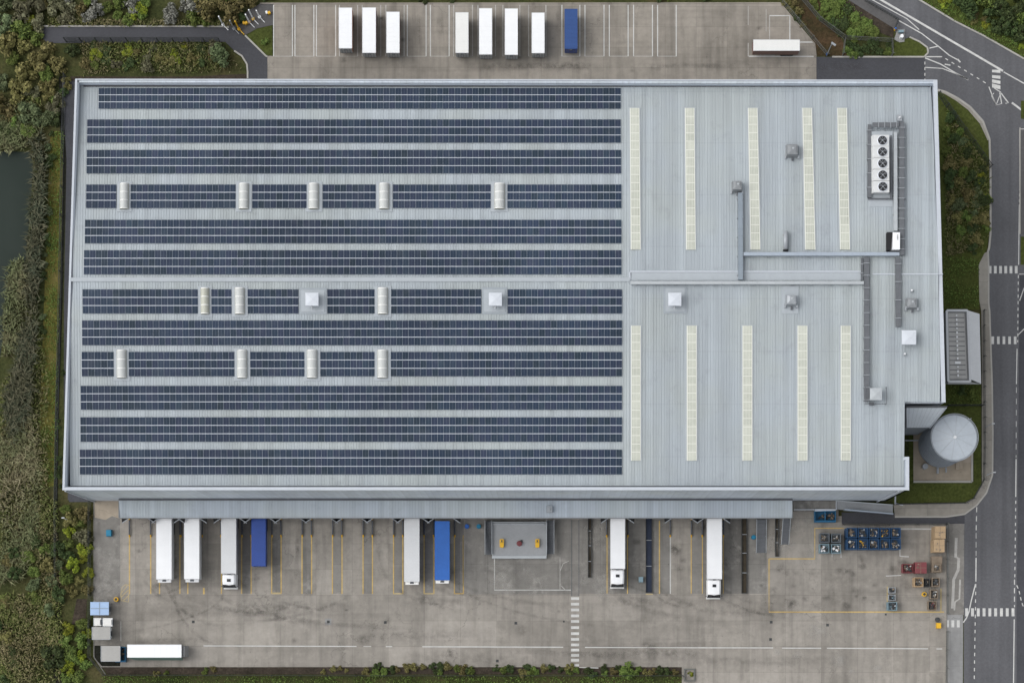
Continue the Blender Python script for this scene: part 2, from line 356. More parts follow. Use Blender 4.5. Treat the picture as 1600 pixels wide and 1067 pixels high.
M['grassg'] = grass_mat("ground_rough", [(0.3, (0.026, 0.034, 0.012)), (0.5, (0.050, 0.055, 0.020)), (0.7, (0.080, 0.068, 0.032))])
M['lawn'] = grass_mat("ground_lawn", [(0.3, (0.044, 0.054, 0.014)), (0.6, (0.066, 0.080, 0.021)), (0.75, (0.092, 0.092, 0.034))])
M['strip'] = grass_mat("ground_olive", [(0.3, (0.060, 0.060, 0.014)), (0.5, (0.110, 0.100, 0.026)), (0.7, (0.135, 0.11, 0.04))], 0.25)
M['soil'] = grass_mat("ground_soil", [(0.3, (0.030, 0.025, 0.019)), (0.6, (0.058, 0.046, 0.036)), (0.75, (0.085, 0.07, 0.055))], 0.3)
M['soilr'] = grass_mat("ground_soil_red", [(0.3, (0.030, 0.030, 0.014)), (0.5, (0.06, 0.042, 0.022)), (0.7, (0.10, 0.062, 0.036))], 0.25)
M['soil_and_shade'] = grass_mat("ground_dark", [(0.3, (0.012, 0.013, 0.010)), (0.6, (0.022, 0.022, 0.017)), (0.75, (0.035, 0.032, 0.026))], 0.3)  # near-black for the oily yard corner and the painted fence shade
M['water'] = water_mat()
M['bark'] = mat("bark", (0.06, 0.045, 0.03), 0.9, 0.3, 3.0)
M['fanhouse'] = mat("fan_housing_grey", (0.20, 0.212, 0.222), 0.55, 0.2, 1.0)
M['hood'] = mat("hood_white", (0.50, 0.53, 0.57), 0.45, 0.06, 0.8)
M['ductblue'] = mat("duct_blue_grey", (0.20, 0.235, 0.27), 0.5, 0.12, 0.4, 0.1)
M['ductpale'] = mat("duct_pale_blue_grey", (0.30, 0.345, 0.40), 0.5, 0.1, 0.4, 0.1)
M['ductgrey'] = mat("duct_light_grey", (0.36, 0.385, 0.40), 0.5, 0.1, 0.4, 0.1)
M['tray'] = mat("cable_tray_dark", (0.105, 0.112, 0.122), 0.6, 0.2, 1.5)
M['leanto'] = mat("lean_to_sheet", (0.50, 0.515, 0.53), 0.55, 0.06, 0.4)
M['shelterroof'] = mat("shelter_felt", (0.40, 0.395, 0.38), 0.85, 0.14, 0.6)
M['acwhite'] = mat("condenser_white", (0.52, 0.53, 0.53), 0.5, 0.08, 0.8)
M['plate'] = mat("vent_base_plate", (0.27, 0.30, 0.325), 0.55, 0.08, 0.6)
M['annexsheet'] = mat("annex_sheet", (0.60, 0.645, 0.69), 0.55, 0.05, 0.3)
LEAF = {
 'dark': leaf_mat("leaf_dark_green", (0.016, 0.027, 0.009), (0.040, 0.060, 0.019), (0.074, 0.101, 0.034)),
 'mid': leaf_mat("leaf_mid_green", (0.029, 0.050, 0.011), (0.084, 0.120, 0.025), (0.158, 0.199, 0.050)),
 'bright': leaf_mat("leaf_yellow_green", (0.044, 0.062, 0.009), (0.146, 0.183, 0.018), (0.277, 0.291, 0.029)),
 'olive': leaf_mat("leaf_olive", (0.043, 0.040, 0.013), (0.119, 0.109, 0.036), (0.220, 0.189, 0.080)),
 'brown': leaf_mat("leaf_brown", (0.034, 0.034, 0.018), (0.105, 0.101, 0.054), (0.197, 0.202, 0.122)),
 'grey': leaf_mat("leaf_grey_white", (0.035, 0.037, 0.028), (0.141, 0.141, 0.117), (0.299, 0.299, 0.268)),
 'sage': leaf_mat("leaf_sage", (0.027, 0.039, 0.016), (0.080, 0.102, 0.045), (0.153, 0.184, 0.090)),
 'reed': leaf_mat("reed_grey_green", (0.023, 0.034, 0.020), (0.071, 0.092, 0.055), (0.167, 0.190, 0.127), ((0.023, 0.029, 0.014), (0.083, 0.085, 0.046), (0.172, 0.167, 0.103))),
 'straw': leaf_mat("reed_straw", (0.043, 0.037, 0.019), (0.136, 0.112, 0.066), (0.273, 0.230, 0.159), ((0.026, 0.035, 0.013), (0.084, 0.095, 0.040), (0.165, 0.173, 0.086)), 0.07),
 'tuft': leaf_mat("grass_tuft", (0.036, 0.050, 0.012), (0.106, 0.134, 0.031), (0.204, 0.228, 0.066), ((0.043, 0.040, 0.017), (0.134, 0.120, 0.053), (0.252, 0.216, 0.120)), 0.08),
 'lawn': leaf_mat("lawn_blade", (0.046, 0.073, 0.016), (0.095, 0.147, 0.029), (0.172, 0.228, 0.058)),
}

def decal(name, rgb, amount, kind):                    # worn stain with a ragged edge; thin real sheet on the concrete
    m, t, n, b = base_mat(name, 0.9, 0, 0.2); g = G(t); b.inputs['Base Color'].default_value = (*rgb, 1)
    pos = g.n('ShaderNodeTexCoord').outputs['Object']; uv = g.n('ShaderNodeTexCoord').outputs['UV']; s = g.n('ShaderNodeSeparateXYZ'); g.l(uv, s.inputs[0])
    nz = g.ramp(g.noise(pos, 0.9, 5, 0.7), [(0.35, 0.0), (0.65, 1.0)])
    if kind == 'spot':
        du = g.math('SUBTRACT', s.outputs[0], 0.5); dv = g.math('SUBTRACT', s.outputs[1], 0.5)
        r = g.math('SQRT', g.math('ADD', g.math('MULTIPLY', du, du), g.math('MULTIPLY', dv, dv))); fall = g.ramp(r, [(0.05, 1.0), (0.48, 0.0)])
    else:
        d = g.math('ABSOLUTE', g.math('SUBTRACT', s.outputs[0], 0.5)); e = g.math('ABSOLUTE', g.math('SUBTRACT', s.outputs[1], 0.5))
        fall = g.math('MULTIPLY', g.ramp(d, [(0.2, 1.0), (0.5, 0.0)]), g.ramp(e, [(0.2, 1.0), (0.5, 0.0)]))
    g.l(g.math('MULTIPLY', g.math('MULTIPLY', nz, fall), amount), b.inputs['Alpha']); return m
M['tyre'] = decal("tyre_rubber_stain", (0.060, 0.055, 0.050), 0.17, 'track')
M['oil'] = decal("oil_stain", (0.045, 0.041, 0.036), 0.42, 'spot')
M['palestain'] = decal("pale_cement_stain", (0.40, 0.385, 0.355), 0.55, 'spot')

# ================================================================== THE SETTING
def struct(o, label, cat): return tag(o, label, cat, kind='structure')
def ground_sheet(name, pts, z, m, label, cat):
    b = MB(); b.sheet(PP(pts), z); return struct(b.build(name, m), label, cat)
b = MB(); b.sheet([(-900,-900),(900,-900),(900,900),(-900,900)], 0.0)
struct(b.build("ground", M['grassg']), "rough green and olive scrubby ground all round the site", "ground")
ground_sheet("water", [(-420,236),(0,236),(47,238),(52,262),(47,330),(40,410),(22,440),(14,480),(6,520),(0,560),(-420,700)], 0.03, M['water'], "dark grey green pond water at the left edge", "water")
ground_sheet("grass_strip", [(79,205),(102,205),(98,330),(93,470),(90,600),(86,760),(60,760),(64,600),(69,470),(74,330)], 0.03, M['strip'], "olive mown grass strip west of the warehouse", "grass")
ground_sheet("fence_shade_strip", [(92,120),(107,120),(104,250),(98,470),(92,640),(90,800),(100,1067),(84,1067),(84,800),(86,640),(93,470),(99,250),(94,205)], 0.05, M['soil_and_shade'], "dark ground strip painted as shade along the west fence", "ground")  # near-black strip paints the fence's shaded side onto the ground
ground_sheet("perimeter_path", [(97,128),(122,126),(160,126),(160,784),(108,784),(100,640),(100,470),(104,250)], 0.07, M['roadn'], "narrow dark asphalt path along the west wall", "path")
ground_sheet("service_path", [(106,781),(148,781),(148,770),(106,760)], 0.08, M['roadn'], "short dark asphalt path below the south west corner", "path")
# lower yard
ground_sheet("yard", [(147,775),(1310,775),(1310,806),(1479,806),(1479,1140),(1066,1140),(1066,1041),(156,1041),(147,1026)], 0.10, M['conc'], "broad concrete loading yard south of the warehouse", "yard")
ground_sheet("worn_yard_edge", [(148,803),(188,803),(188,944),(148,944)], 0.104, M['concdark'], "darker worn concrete at the west end of the yard", "yard")
ground_sheet("worn_yard_middle", [(727,811),(893,811),(893,928),(727,928)], 0.104, M['concdark'], "darker stained concrete in front of the raised dock", "yard")
for x0, x1 in ((424.6,439.4),(472,487),(519.5,534.5),(567.3,582),(615,629.5),(662.7,678),(710,724.5),(377.7,392.6)):
    ground_sheet("bay_divider", [(x0,811),(x1,811),(x1,927),(x0,927)], 0.105, M['concdark'], "darker concrete strip between two painted loading bays", "yard")
ground_sheet("worn_yard_bays", [(905,811),(1048,811),(1048,927),(905,927)], 0.104, M['concdark'], "dark tyre stained concrete in the eastern loading bays", "yard")
ground_sheet("worn_yard_east", [(1080,811),(1198,811),(1198,927),(1080,927)], 0.104, M['concdark'], "dark tyre stained concrete around the east docks", "yard")
ground_sheet("sand_patch", [(147,775),(188,775),(188,810),(175,806),(165,812),(147,808)], 0.106, M['pad'], "bare sandy patch below the south west corner", "ground")
ground_sheet("oil_apron", [(147,1008),(188,1008),(188,1041),(160,1041),(147,1026)], 0.107, M['soil_and_shade'], "dark oily corner of the yard by the sheds", "yard")
ground_sheet("apron", [(1479,804),(1507,804),(1505,900),(1504,1140),(1479,1140)], 0.085, M['apron'], "plain grey concrete apron beside the road", "apron")
ground_sheet("apron_patch", [(1481,817),(1506.5,806),(1506,960),(1481,960)], 0.089, M['concdark'], "darker repaired part of the apron", "apron")
# upper yard
ground_sheet("parking_yard", [(428,6),(1219,6),(1273,70),(1275.5,89),(1275.5,150),(418,150),(418,88),(427,88)], 0.10, M['concup'], "upper concrete trailer park north of the warehouse", "yard")
# roads
east = [(1275.5,150),(1275.5,89.5),(1444,89.5),(1450,83),(1449,75),(1437,66),(1421,58.5),(1413,62),(1405,60),(1395,44),(1323,-1),(1250,-48),(1330,-80),(1434,-1),(1494,36),(1536,57),(1600,93.5),(1800,215),(2000,338),(2000,2400),(1504,2400),(1506,870),(1507,803),(1526,789),(1541,770),(1550.5,742),(1551,680),(1550,603),(1547,515),(1546,486),(1544.5,474),(1544.5,414),(1543.5,393),(1545.5,387),(1547.5,365),(1547.5,266),(1546,218),(1535.6,190),(1516,168),(1496,154),(1476.5,144),(1465,141),(1440,150)]
ground_sheet("road", east, 0.06, M['road'], "grey asphalt public road curving round the east side", "road")
ground_sheet("access_road", [(1275.5,150),(1275.5,90),(1445,90),(1446,150)], 0.068, M['roadn'], "darker asphalt access road into the trailer park", "road")
ground_sheet("side_road", [(1593,430),(2000,430),(2000,2400),(1591,2400),(1588,960),(1590,800)], 0.066, M['roadn'], "dark asphalt side road beyond the lane line", "road")
ground_sheet("ramp_road", [(1315,800),(1507,803),(1507,818),(1315,818)], 0.11, M['roadn'], "dark asphalt lane below the sloping walkway", "road")
loop = [(40,42),(348,42.5),(358,44),(370,48),(380,55.5),(416,88),(418,88.5),(418,150),(387,150),(387,113),(386,101),(378,88),(366,80),(352,66),(338,66),(100,68),(75,68),(60,55)]
ground_sheet("path", loop, 0.06, M['roadn'], "new dark asphalt lane curving down to the trailer park", "road")
ground_sheet("hardstanding", [(345,43.5),(406,6.5),(428,6.5),(427,39),(425,40),(402,45),(383,55.5),(370,48),(358,44)], 0.064, M['road2'], "grey asphalt corner at the top left of the trailer park", "pavement")
ground_sheet("footway", [(1323,-1),(1351,-1),(1404,31),(1399,46),(1395,44)], 0.072, M['road2'], "grey asphalt footway beside the junction railing", "pavement")
ground_sheet("worn_roadside", [(1594,200),(1700,200),(1700,366),(1594,366)], 0.075, M['road2'], "grey paved verge at the right edge", "pavement")
# lawns
for pts, lab in (([(1395,88),(1397,68),(1413,62),(1421,59.5),(1436,66.5),(1448,75.5),(1450,82),(1444,88)], "small green grass island at the road junction"),
                 ([(402,45.5),(425,40.5),(426,87),(416.5,87),(385,57)], "small green triangle beside the asphalt lane"),
                 ([(1464,143),(1477,146),(1496,156),(1515,170),(1534,192),(1545,220),(1546.5,266),(1546,365),(1541,392),(1532,410),(1530,484),(1464,484)], "grass bank between warehouse and road"),
                 ([(1478,600),(1533,600),(1533,757),(1520,778),(1508,784),(1395,786),(1395,760),(1420,745),(1420,628)], "mown lawn around the silo"),
                 ([(1595,158),(1700,158),(1700,197),(1595,186)], "tuft of grass at the right edge of the junction"),
                 ([(1594.5,370),(1700,370),(1700,414),(1594.5,414)], "small green verge at the right edge")):
    ground_sheet("lawn", pts, 0.09, M['lawn'], lab, "grass")
ground_sheet("lawn", [(1437,-1),(1494,33),(1536,54),(1600,91),(1800,205),(1800,-200),(1437,-200)], 0.04, M['lawn'], "green verge along the outer bend of the road", "grass")
ground_sheet("soil_bed", [(1238,0),(1278,0),(1330,88),(1277,88),(1273,69)], 0.04, M['soilr'], "reddish brown bare soil inside the corner fence", "soil")
ground_sheet("soil_bed", [(1300,0),(1330,2),(1396,44),(1396,60),(1376,52),(1338,25)], 0.045, M['soil'], "bare brown scrub ground above the junction fence", "soil")
ground_sheet("soil_bed", [(160,1041),(1066,1041),(1066,1053),(168,1053)], 0.045, M['soil'], "dark soil bed along the bottom of the yard", "soil")
ground_sheet("soil_bed", [(110,120),(300,120),(387,116),(387,135),(110,135)], 0.045, M['soil'], "grey brown soil under the north wall", "soil")
ground_sheet("soil_bed", [(120,935),(136,935),(134,972),(112,975)], 0.045, M['soil'], "bare earth patch outside the yard fence", "soil")
# kerbs and pavements (real steps)
def kerb(pts, lab, wd=0.28, h=0.17, m='kerb'):
    b = MB(); q = PP(pts)
    for i in range(len(q)-1): b.bar(q[i], q[i+1], wd, 0.0, h + 0.001*(i % 2))
    return struct(b.build("kerb", M[m]), lab, "kerb")
pav = [(1465,141),(1476.5,144),(1496,154),(1516,168),(1535.6,190),(1546,218),(1547.5,266),(1547.5,365),(1545.5,387),(1543.5,393)]
kerb(pav, "pale kerb round the grass bank bend", 0.35)
b = MB(); q = [(1465,141),(1476.5,144),(1496,154),(1516,168),(1535.6,190),(1546,218)]; q2 = [(1464,143),(1475,147),(1493,157.5),(1512,172),(1531,194),(1543,220)]
b.prism(PP(q + q2[::-1]), 0, 0.15); b.prism(PP([(1543.5,393),(1544.5,414),(1544.5,474),(1546,486),(1547,515),(1550,603),(1551,680),(1550.5,742),(1541,770),(1526,789),(1507,803),(1478,807),(1398,807),(1396,788),(1478,787),(1508,785),(1521,778),(1534,757),(1534,600),(1533,486),(1530,470),(1529,414),(1538,396)]), 0, 0.15)
struct(b.build("pavement", M['pave']), "pale concrete pavement along the inside of the road", "pavement")
kerb([(1543.5,393),(1544.5,414),(1544.5,474),(1546,486),(1547,515),(1550,603),(1551,680),(1550.5,742),(1541,770),(1526,789),(1507,803),(1478,807.3),(1398,807.3)], "pale kerb edging the pavement and rounded corner")
kerb([(1300,89.5),(1444,89.5),(1450,83),(1449,75),(1437,66),(1421,58.5)], "kerb along the access road and grass island")
kerb([(1434,-1),(1494,35),(1536,56),(1600,92.5)], "kerb along the outer bend of the road")
kerb([(40,41.5),(348,42),(358,43.5)], "kerb along the top of the asphalt lane")
kerb([(383,56),(416,88.5),(418,89)], "kerb beside the small green triangle")
kerb([(366,80),(378,88),(386,101),(387,113),(387,123)], "kerb on the inside of the lane bend")
kerb([(147,785),(147,1026),(165,1053)], "concrete edge along the west side of the yard", 0.15, 0.17, 'concdark')
kerb([(157,1041),(1066,1041),(1066,1067)], "concrete edge along the bottom of the yard", 0.15, 0.17, 'conc')
kerb([(1479,820),(1479,1140)], "low concrete upstand along the east yard edge", 0.15, 0.17, 'concdark')
kerb([(406,6),(1219,5.5),(1273,69.5),(1275,89)], "concrete edge round the trailer park", 0.2, 0.17, 'concup')
kerb([(1593.5,200),(1593.5,366)], "kerb beside the paved verge", 0.2)

# ------------------------------------------------------------------ painted markings
def lines(name, items, m, z, label, cat="marking"):
    b = MB()
    for it in items:
        pts, wd = it[0], it[1]; q = [Vector(p) for p in PP(pts)]
        if len(it) > 2:                               # dashes: on, off in metres
            on, offl = it[2]; run = 0.0; segs = []
            for i in range(len(q)-1):
                d = q[i+1]-q[i]; L = d.length; u = d/L; t = 0.0
                while t < L:
                    ph = run % (on+offl); step = min((on-ph) if ph < on else (on+offl-ph), L-t); step = max(step, 0.02)
                    if ph < on: b.strip([q[i]+u*t, q[i]+u*min(t+step, L)], wd, z)
                    t += step; run += step
        else: b.strip(q, wd, z)
    return struct(b.build(name, m), label, cat)
Z1 = 0.122
yl = []
for x in (202.5,235.7,249.4,281.2,293.6,346.2,377.7,392.6,424.6,439.4,472,487,519.5,534.5,567.3,582,615,629.5,662.7,678,710,724):
    yl.append(([(x,836 if x < 900 else 813),(x,927.5)], 0.19))
yl += [([(948.5,813),(948.5,927)],0.17),([(980.4,813),(980.4,927)],0.17),([(1030.3,813),(1030.3,927)],0.2),([(1080,813),(1080,927)],0.17),([(1097.4,830),(1097.4,927)],0.15),([(1130,830),(1130,927)],0.13),
       ([(710,927),(724,927)],0.2),([(1202,872.7),(1273,872.7),(1273,825),(1318,825)],0.2),([(1201.5,872.7),(1201.5,955.7),(1475,955.7)],0.2),([(318.6,918),(318.6,928)],0.3)]
lines("bay_marking", yl, M['yline'], Z1, "yellow painted bay lines in the loading yard")
lines("bay_marking", [([(424.6,926.5),(439.4,926.5)],0.3),([(615,927),(629.5,927)],0.25),([(662.7,927),(678,927)],0.25),([(189,928),(191,917),(196,913),(202,914)],0.15),([(189,928),(190,938),(201,940),(201.5,927)],0.15),([(190,932),(201,921)],0.15),([(190,926),(199,915)],0.15),([(193,938),(201,930)],0.15),([(1470,919),(1470,955)],0.25),([(1386.5,916),(1386.5,955)],0.25),([(1009,928),(1020,928)],0.2)], M['ylinef'], Z1, "worn pale yellow hatching and edge lines in the yard")
lines("yard_line", [([(318,1008.5),(557,1009.3)],0.17),([(603,1009.6),(613,1009.6)],0.15),([(568,1009.4),(580,1009.4)],0.1),([(660,1009.8),(880,1010.5)],0.17),([(914,1010.8),(1110,1011.4),(1208,1011.6)],0.17),([(1222,1011.9),(1283,1012.1)],0.17),([(1292,1012.1),(1450,1013)],0.17),([(1463,1013.2),(1472,1013.2)],0.15),
     ([(772.6,872),(772.6,921.4),(892,921.4)],0.14),([(724.6,838),(724.6,915)],0.12),([(1047.3,815),(1047.3,927)],0.16),([(1407,826),(1459,826.3)],0.22),([(1406,855),(1406,868.5),(1420,869.5)],0.18),([(1384,899.5),(1408,898.5)],0.15),([(905,1042),(935,1043)],0.15),([(1314,860),(1314,871)],0.12),([(1300,862),(1300,870)],0.1)], M['line'], Z1, "white painted guide lines across the concrete yard")
lines("yard_line", [([(875,870),(875,922)],0.1),([(189,970),(189,1001)],0.15),([(875,892),(880,880),(889,876)],0.12),([(877,915),(884,922)],0.12)], M['linef'], Z1, "faint worn white lines in the yard")
b = MB()
for y in (934.6,943.3,952.3,961.6,970.3,979.9,989.4,998.2,1006.9,1015,1023.2,1030.8,1039.2):
    r = rect(892.2, y-2.1, 904.8, y+2.1, 0); b.sheet([(r[0],r[1]),(r[2],r[1]),(r[2],r[3]),(r[0],r[3])], Z1+0.004)
struct(b.build("crosswalk", M['line']), "long white barred pedestrian crossing across the yard", "crosswalk")
ground_sheet("walkway", [(893,812),(904,812),(904,931),(893,931)], 0.118, M['concdark'], "plain grey walkway leading down to the yard crossing", "path")
lines("walkway_edge", [([(893,812),(893,931)],0.1),([(904.5,812),(904.5,931)],0.1)], M['dsteel'], Z1, "dark edging of the yard walkway")
# upper parking
pk = [(427.6,457),(461,490.5),(494.5,524.6),(530.5,559),(566,595),(603,631.5),(636.5,665.8),(672.5,701.8),(709,738.3),(746.8,774.3),(785.8,812.3),(826,853),(878,906),(914,943.7),(952,981.4),(990,1019.4),(1027.5,1056.5)]
wl = []
for i, (a, c) in enumerate(pk):
    wl += [([(a,8.5),(a,88.6),(c,88.6),(c,8.5)], 0.17)]
lines("bay_marking", [q for i, q in enumerate(wl) if i not in (3,4,5,8,9,10,11)], M['line'], Z1, "crisp white outlines of empty trailer bays")
lines("bay_marking", [q for i, q in enumerate(wl) if i in (3,4,5,8,9,10,11)], M['linef'], Z1, "faded white outlines of occupied trailer bays")
lines("bay_marking", [([(1202,25.3),(1234,25.3),(1234,64)],0.2),([(1250,66.6),(1271,66.6)],0.2),([(1170,88.7),(1271,89)],0.2)], M['line'], Z1, "white bay lines beside the trailer parked crosswise")
lines("bay_marking", [([(1202.5,25.3),(1202.5,62)],0.15),([(1169,68),(1169,89)],0.15),([(1169,10),(1169,40)],0.1),([(1197,15),(1197,50)],0.1)], M['linef'], Z1, "faint bay lines at the east end of the trailer park")
# roads
Z2 = 0.078
lines("road_marking", [([(1374,-1),(1567,111.5)],0.36)], M['line'], Z2, "thick white centre line on the diagonal road")
lines("road_marking", [([(1362,0),(1417,30),(1436,47)],0.16),([(1404.5,33),(1440,53),(1466,73),(1483,87),(1496,94)],0.18),([(1452,76),(1465,73)],0.18),([(1445,89.3),(1472,89.3)],0.18),([(1445,91),(1470,101),(1490,113),(1513,125.5)],0.2),([(1445,106),(1472,107.5),(1494,116),(1513,125)],0.15),([(1476,101),(1485,102.5)],0.2),([(1496,93),(1500.5,98)],0.25),
   ([(1545,136),(1556,165),(1565,162.5),(1562,145)],0.18),([(1564,146),(1575.5,161.5),(1571,162)],0.2),([(1549,150),(1556,165)],0.12),([(1549,150),(1553,146)],0.12),([(1557,163),(1562,150)],0.14),([(1553,138),(1564,145)],0.15),([(1581,161),(1597,173)],0.35),
   ([(1593,203),(1593,294)],0.14),([(1592.5,320),(1591.5,414)],0.16),([(1593,202),(1600,202)],0.15)], M['line'], Z2, "white junction lines and chevrons at the access road")
lines("road_marking", [([(1477,92),(1541,131)],0.16,(0.55,0.75)),([(1445,97),(1445,128)],0.16,(0.5,0.5)),([(1568,113),(1600,131)],0.2,(5,0.8)),([(1593,294),(1592.5,320)],0.15,(0.5,0.5)),([(1591,430),(1590,535)],0.15,(0.55,0.6)),([(1589,545),(1588,600)],0.16),([(1588,605),(1587.5,715)],0.09,(1,1)),([(1587.5,717),(1587,776)],0.18),([(1587,782),(1585.5,905)],0.16,(0.55,0.75)),([(1585,905),(1585,948)],0.17,(0.9,0.6)),([(1584.6,967),(1583.5,1067)],0.18),
   ([(1526,792),(1525,832)],0.16,(0.9,0.7)),([(1525,832),(1525,868)],0.09,(1,0.6)),([(1525,871),(1524.7,908)],0.2),([(1524.6,912),(1522,1067)],0.16,(0.6,0.75)),([(1588.5,914),(1592,922),(1596,940),(1600,950)],0.16,(0.6,0.5))], M['line'], Z2, "dashed white lane lines on the east road")
lines("road_marking", [([(1524,912),(1517,940),(1514,955),(1510,965),(1505,972)],0.2),([(1593,470),(1600,450)],0.15),([(1590,524),(1600,514)],0.15),([(1592,428.5),(1600,428.5)],0.12)], M['line'], 0.093, "curved white give way lines at the yard gate")
def zebra(xs, wd, y0, y1, lab, z=Z2+0.004):
    b = MB()
    for x in xs:
        r = rect(x-wd/2, y0, x+wd/2, y1, 0); b.sheet([(r[0],r[1]),(r[2],r[1]),(r[2],r[3]),(r[0],r[3])], z)
    struct(b.build("crosswalk", M['line']), lab, "crosswalk")
zebra([1546.9+8.15*i for i in range(6)], 4.3, 415.8, 427.4, "white zebra crossing bars on the east road, nearest the junction")
zebra([1551+8.75*i for i in range(5)], 4.1, 525.8, 537.7, "white zebra crossing bars beside the long low shelter")
zebra([1510.3+9.05*i for i in range(9)], 4.5, 949.8, 962.3, "wide white zebra crossing bars near the yard gate")
zebra([1480,1488.7,1497.2], 4.4, 968.5, 979.5, "three white crossing bars on the apron", 0.098)
b = MB()
for y0, y1, s in ((109.6,114.4,0.2),(118,123.2,1),(124.6,130.5,2.4),(131,138,3.4)):
    b.sheet(PP([(1550,y0),(1563,y0+s),(1563,y1+s*0.7),(1550,y1-0.8)]), Z2+0.004)
struct(b.build("crosswalk", M['line']), "short slanted zebra crossing bars at the chevron island", "crosswalk")
lines("patch_repair", [([(1494,840),(1493,870),(1498,872),(1497,890),(1490,905),(1488,950)],0.5),([(1500,905),(1499,935),(1492,940),(1491,953)],0.3)], M['linef'], 0.1, "pale irregular repair marks on the apron", "marking")
rs = random.Random(11)
b = MB()
def track(pts, wd, z):
    q = [Vector(p) for p in PP(pts)]; n = len(q)-1
    for k in range(n):
        a = q[max(k-1,0)]; c = q[min(k+2,n)]; d1 = (q[k+1]-a).normalized(); d2 = (c-q[k]).normalized(); n1 = Vector((-d1.y,d1.x))*wd/2; n2 = Vector((-d2.y,d2.x))*wd/2
        v0, v1 = k/n, (k+1)/n
        b.face([(*(q[k]-n1),z),(*(q[k+1]-n2),z),(*(q[k+1]+n2),z),(*(q[k]+n1),z)], uv=[(0,v0),(0,v1),(1,v1),(1,v0)])
z = 0.1285
for k in range(26):                                   # lorries swing out of the bays towards the gate
    x = rs.choice((219,265,299,361,408,456,503,551,598,646,694,964,1014,1063,1114)) + rs.uniform(-9,9); sg = 1 if rs.random() < .8 else -1
    y0 = rs.uniform(840,905); R = rs.uniform(60,170); dx = rs.uniform(.7,2.6)
    pts = [(x, y0)] + [(x + sg*R*dx*(1-math.cos(t*math.pi/16)), y0+18+R*.62*math.sin(t*math.pi/16)) for t in range(9)]
    pts = [p for p in pts if p[1] < 1036 and 150 < p[0] < 1470]
    if len(pts) > 4: track(pts, rs.uniform(.5,1.3), z); z += 0.0004
for k in range(13):                                   # long passes along the yard
    x = rs.uniform(170,1150); L = rs.uniform(120,320); y = rs.uniform(935,1034); s_ = rs.uniform(-.04,.04)
    track([(x+L*t/6, y+s_*L*t/6+rs.uniform(-1,1)) for t in range(7)], rs.uniform(.8,3.2), z); z += 0.0004
for k in range(26):
    x = rs.choice((219,265,299,361,408,456,503,551,598,646,694,964,1063,1114))+rs.choice((-8,8))+rs.uniform(-2,2); y = rs.uniform(815,850)
    track([(x+rs.uniform(-.6,.6), y+t*(rs.uniform(50,75))/5) for t in range(6)], rs.uniform(.7,1.6), z); z += 0.0004
for a, c in [(430,1270)]:
    for k in range(34):
        x = rs.uniform(a,c); L = rs.uniform(25,70)
        if rs.random() < .6: track([(x, 12+rs.uniform(0,12)+L*t/4) for t in range(5)], rs.uniform(.6,1.5), z)
        else: track([(x+L*1.6*t/5, rs.uniform(92,118)) if t == 0 else (x+L*1.6*t/5, 104+rs.uniform(-9,9)*.3) for t in range(6)], rs.uniform(.8,2.0), z)
        z += 0.0004
struct(b.build("tyre_marks", M['tyre']), "dark curving tyre marks on the concrete yards", "tyre mark")
def spots(name, m, n, polys, r0, r1, lab, z):
    b = MB()
    for k in range(n):
        x0, y0, x1, y1 = rs.choice(polys); X, Y = P(rs.uniform(x0,x1), rs.uniform(y0,y1)); r = rs.uniform(r0,r1); s2 = r*rs.uniform(.5,1.2)
        b.face([(X-r,Y-s2,z),(X+r,Y-s2,z),(X+r,Y+s2,z),(X-r,Y+s2,z)], uv=[(0,0),(1,0),(1,1),(0,1)]); z += 0.0003
    struct(b.build(name, m), lab, "stain")
spots("oil_stains", M['oil'], 70, [(205,830,720,925),(930,815,1195,925),(200,930,1190,1035),(1205,880,1470,950),(1310,862,1470,950),(435,10,1260,118)], .4, 1.7, "small dark oil stains in the bays and yards", 0.166)
spots("cement_stains", M['palestain'], 40, [(150,812,188,940),(727,870,890,925),(905,812,945,925),(1205,810,1270,868),(1208,960,1470,1060),(150,812,188,940)], .6, 2.6, "pale cement stains on the worn concrete", 0.20)
def drain(px, py, s=4.0, lab=""):
    r = rect(px-s/2, py-s/2, px+s/2, py+s/2, 0.12); b = MB(); b.box(*r, 0.09, 0.13)
    c = mid(r); L = (r[2]-r[0])*0.8
    for k in range(4): b.box(c[0]-L/2, c[1]-L/2+k*L/3-0.015, c[0]+L/2, c[1]-L/2+k*L/3+0.015, 0.13, 0.14)
    tag(b.build("drain_cover", M['junk'], origin=(c[0], c[1], 0.1)), lab, "drain cover", "drain covers in the loading yard")
for px, py, lab in ((302,971,"dark round drain below the white docked trailers at the west end"),(513,971,"dark drain set in a paler square of the yard"),(602,972,"dark drain on a slab joint below the empty bays"),(806,973,"dark drain below the raised dock's white box"),(777,1032,"dark drain near the bottom edge, left of the yard crossing"),(1205,971.5,"dark drain just below the yellow box corner"),(1204,998.5,"dark drain just above the long white line, lower of a pair"),(1293,976,"dark drain below the yellow bottom line"),(1384,959.5,"small dark drain under the yellow line by the grey cages"),(881,970.5,"small dark drain left of the yard crossing bars")):
    drain(px, py, 4.2 if px not in (1384,881) else 2.8, lab)
r = rect(508, 966, 518, 976, 0); ground_sheet("drain_surround", [(508,966),(518,966),(518,976),(508,976)], 0.116, M['apron'], "pale square of new concrete round one drain", "yard")

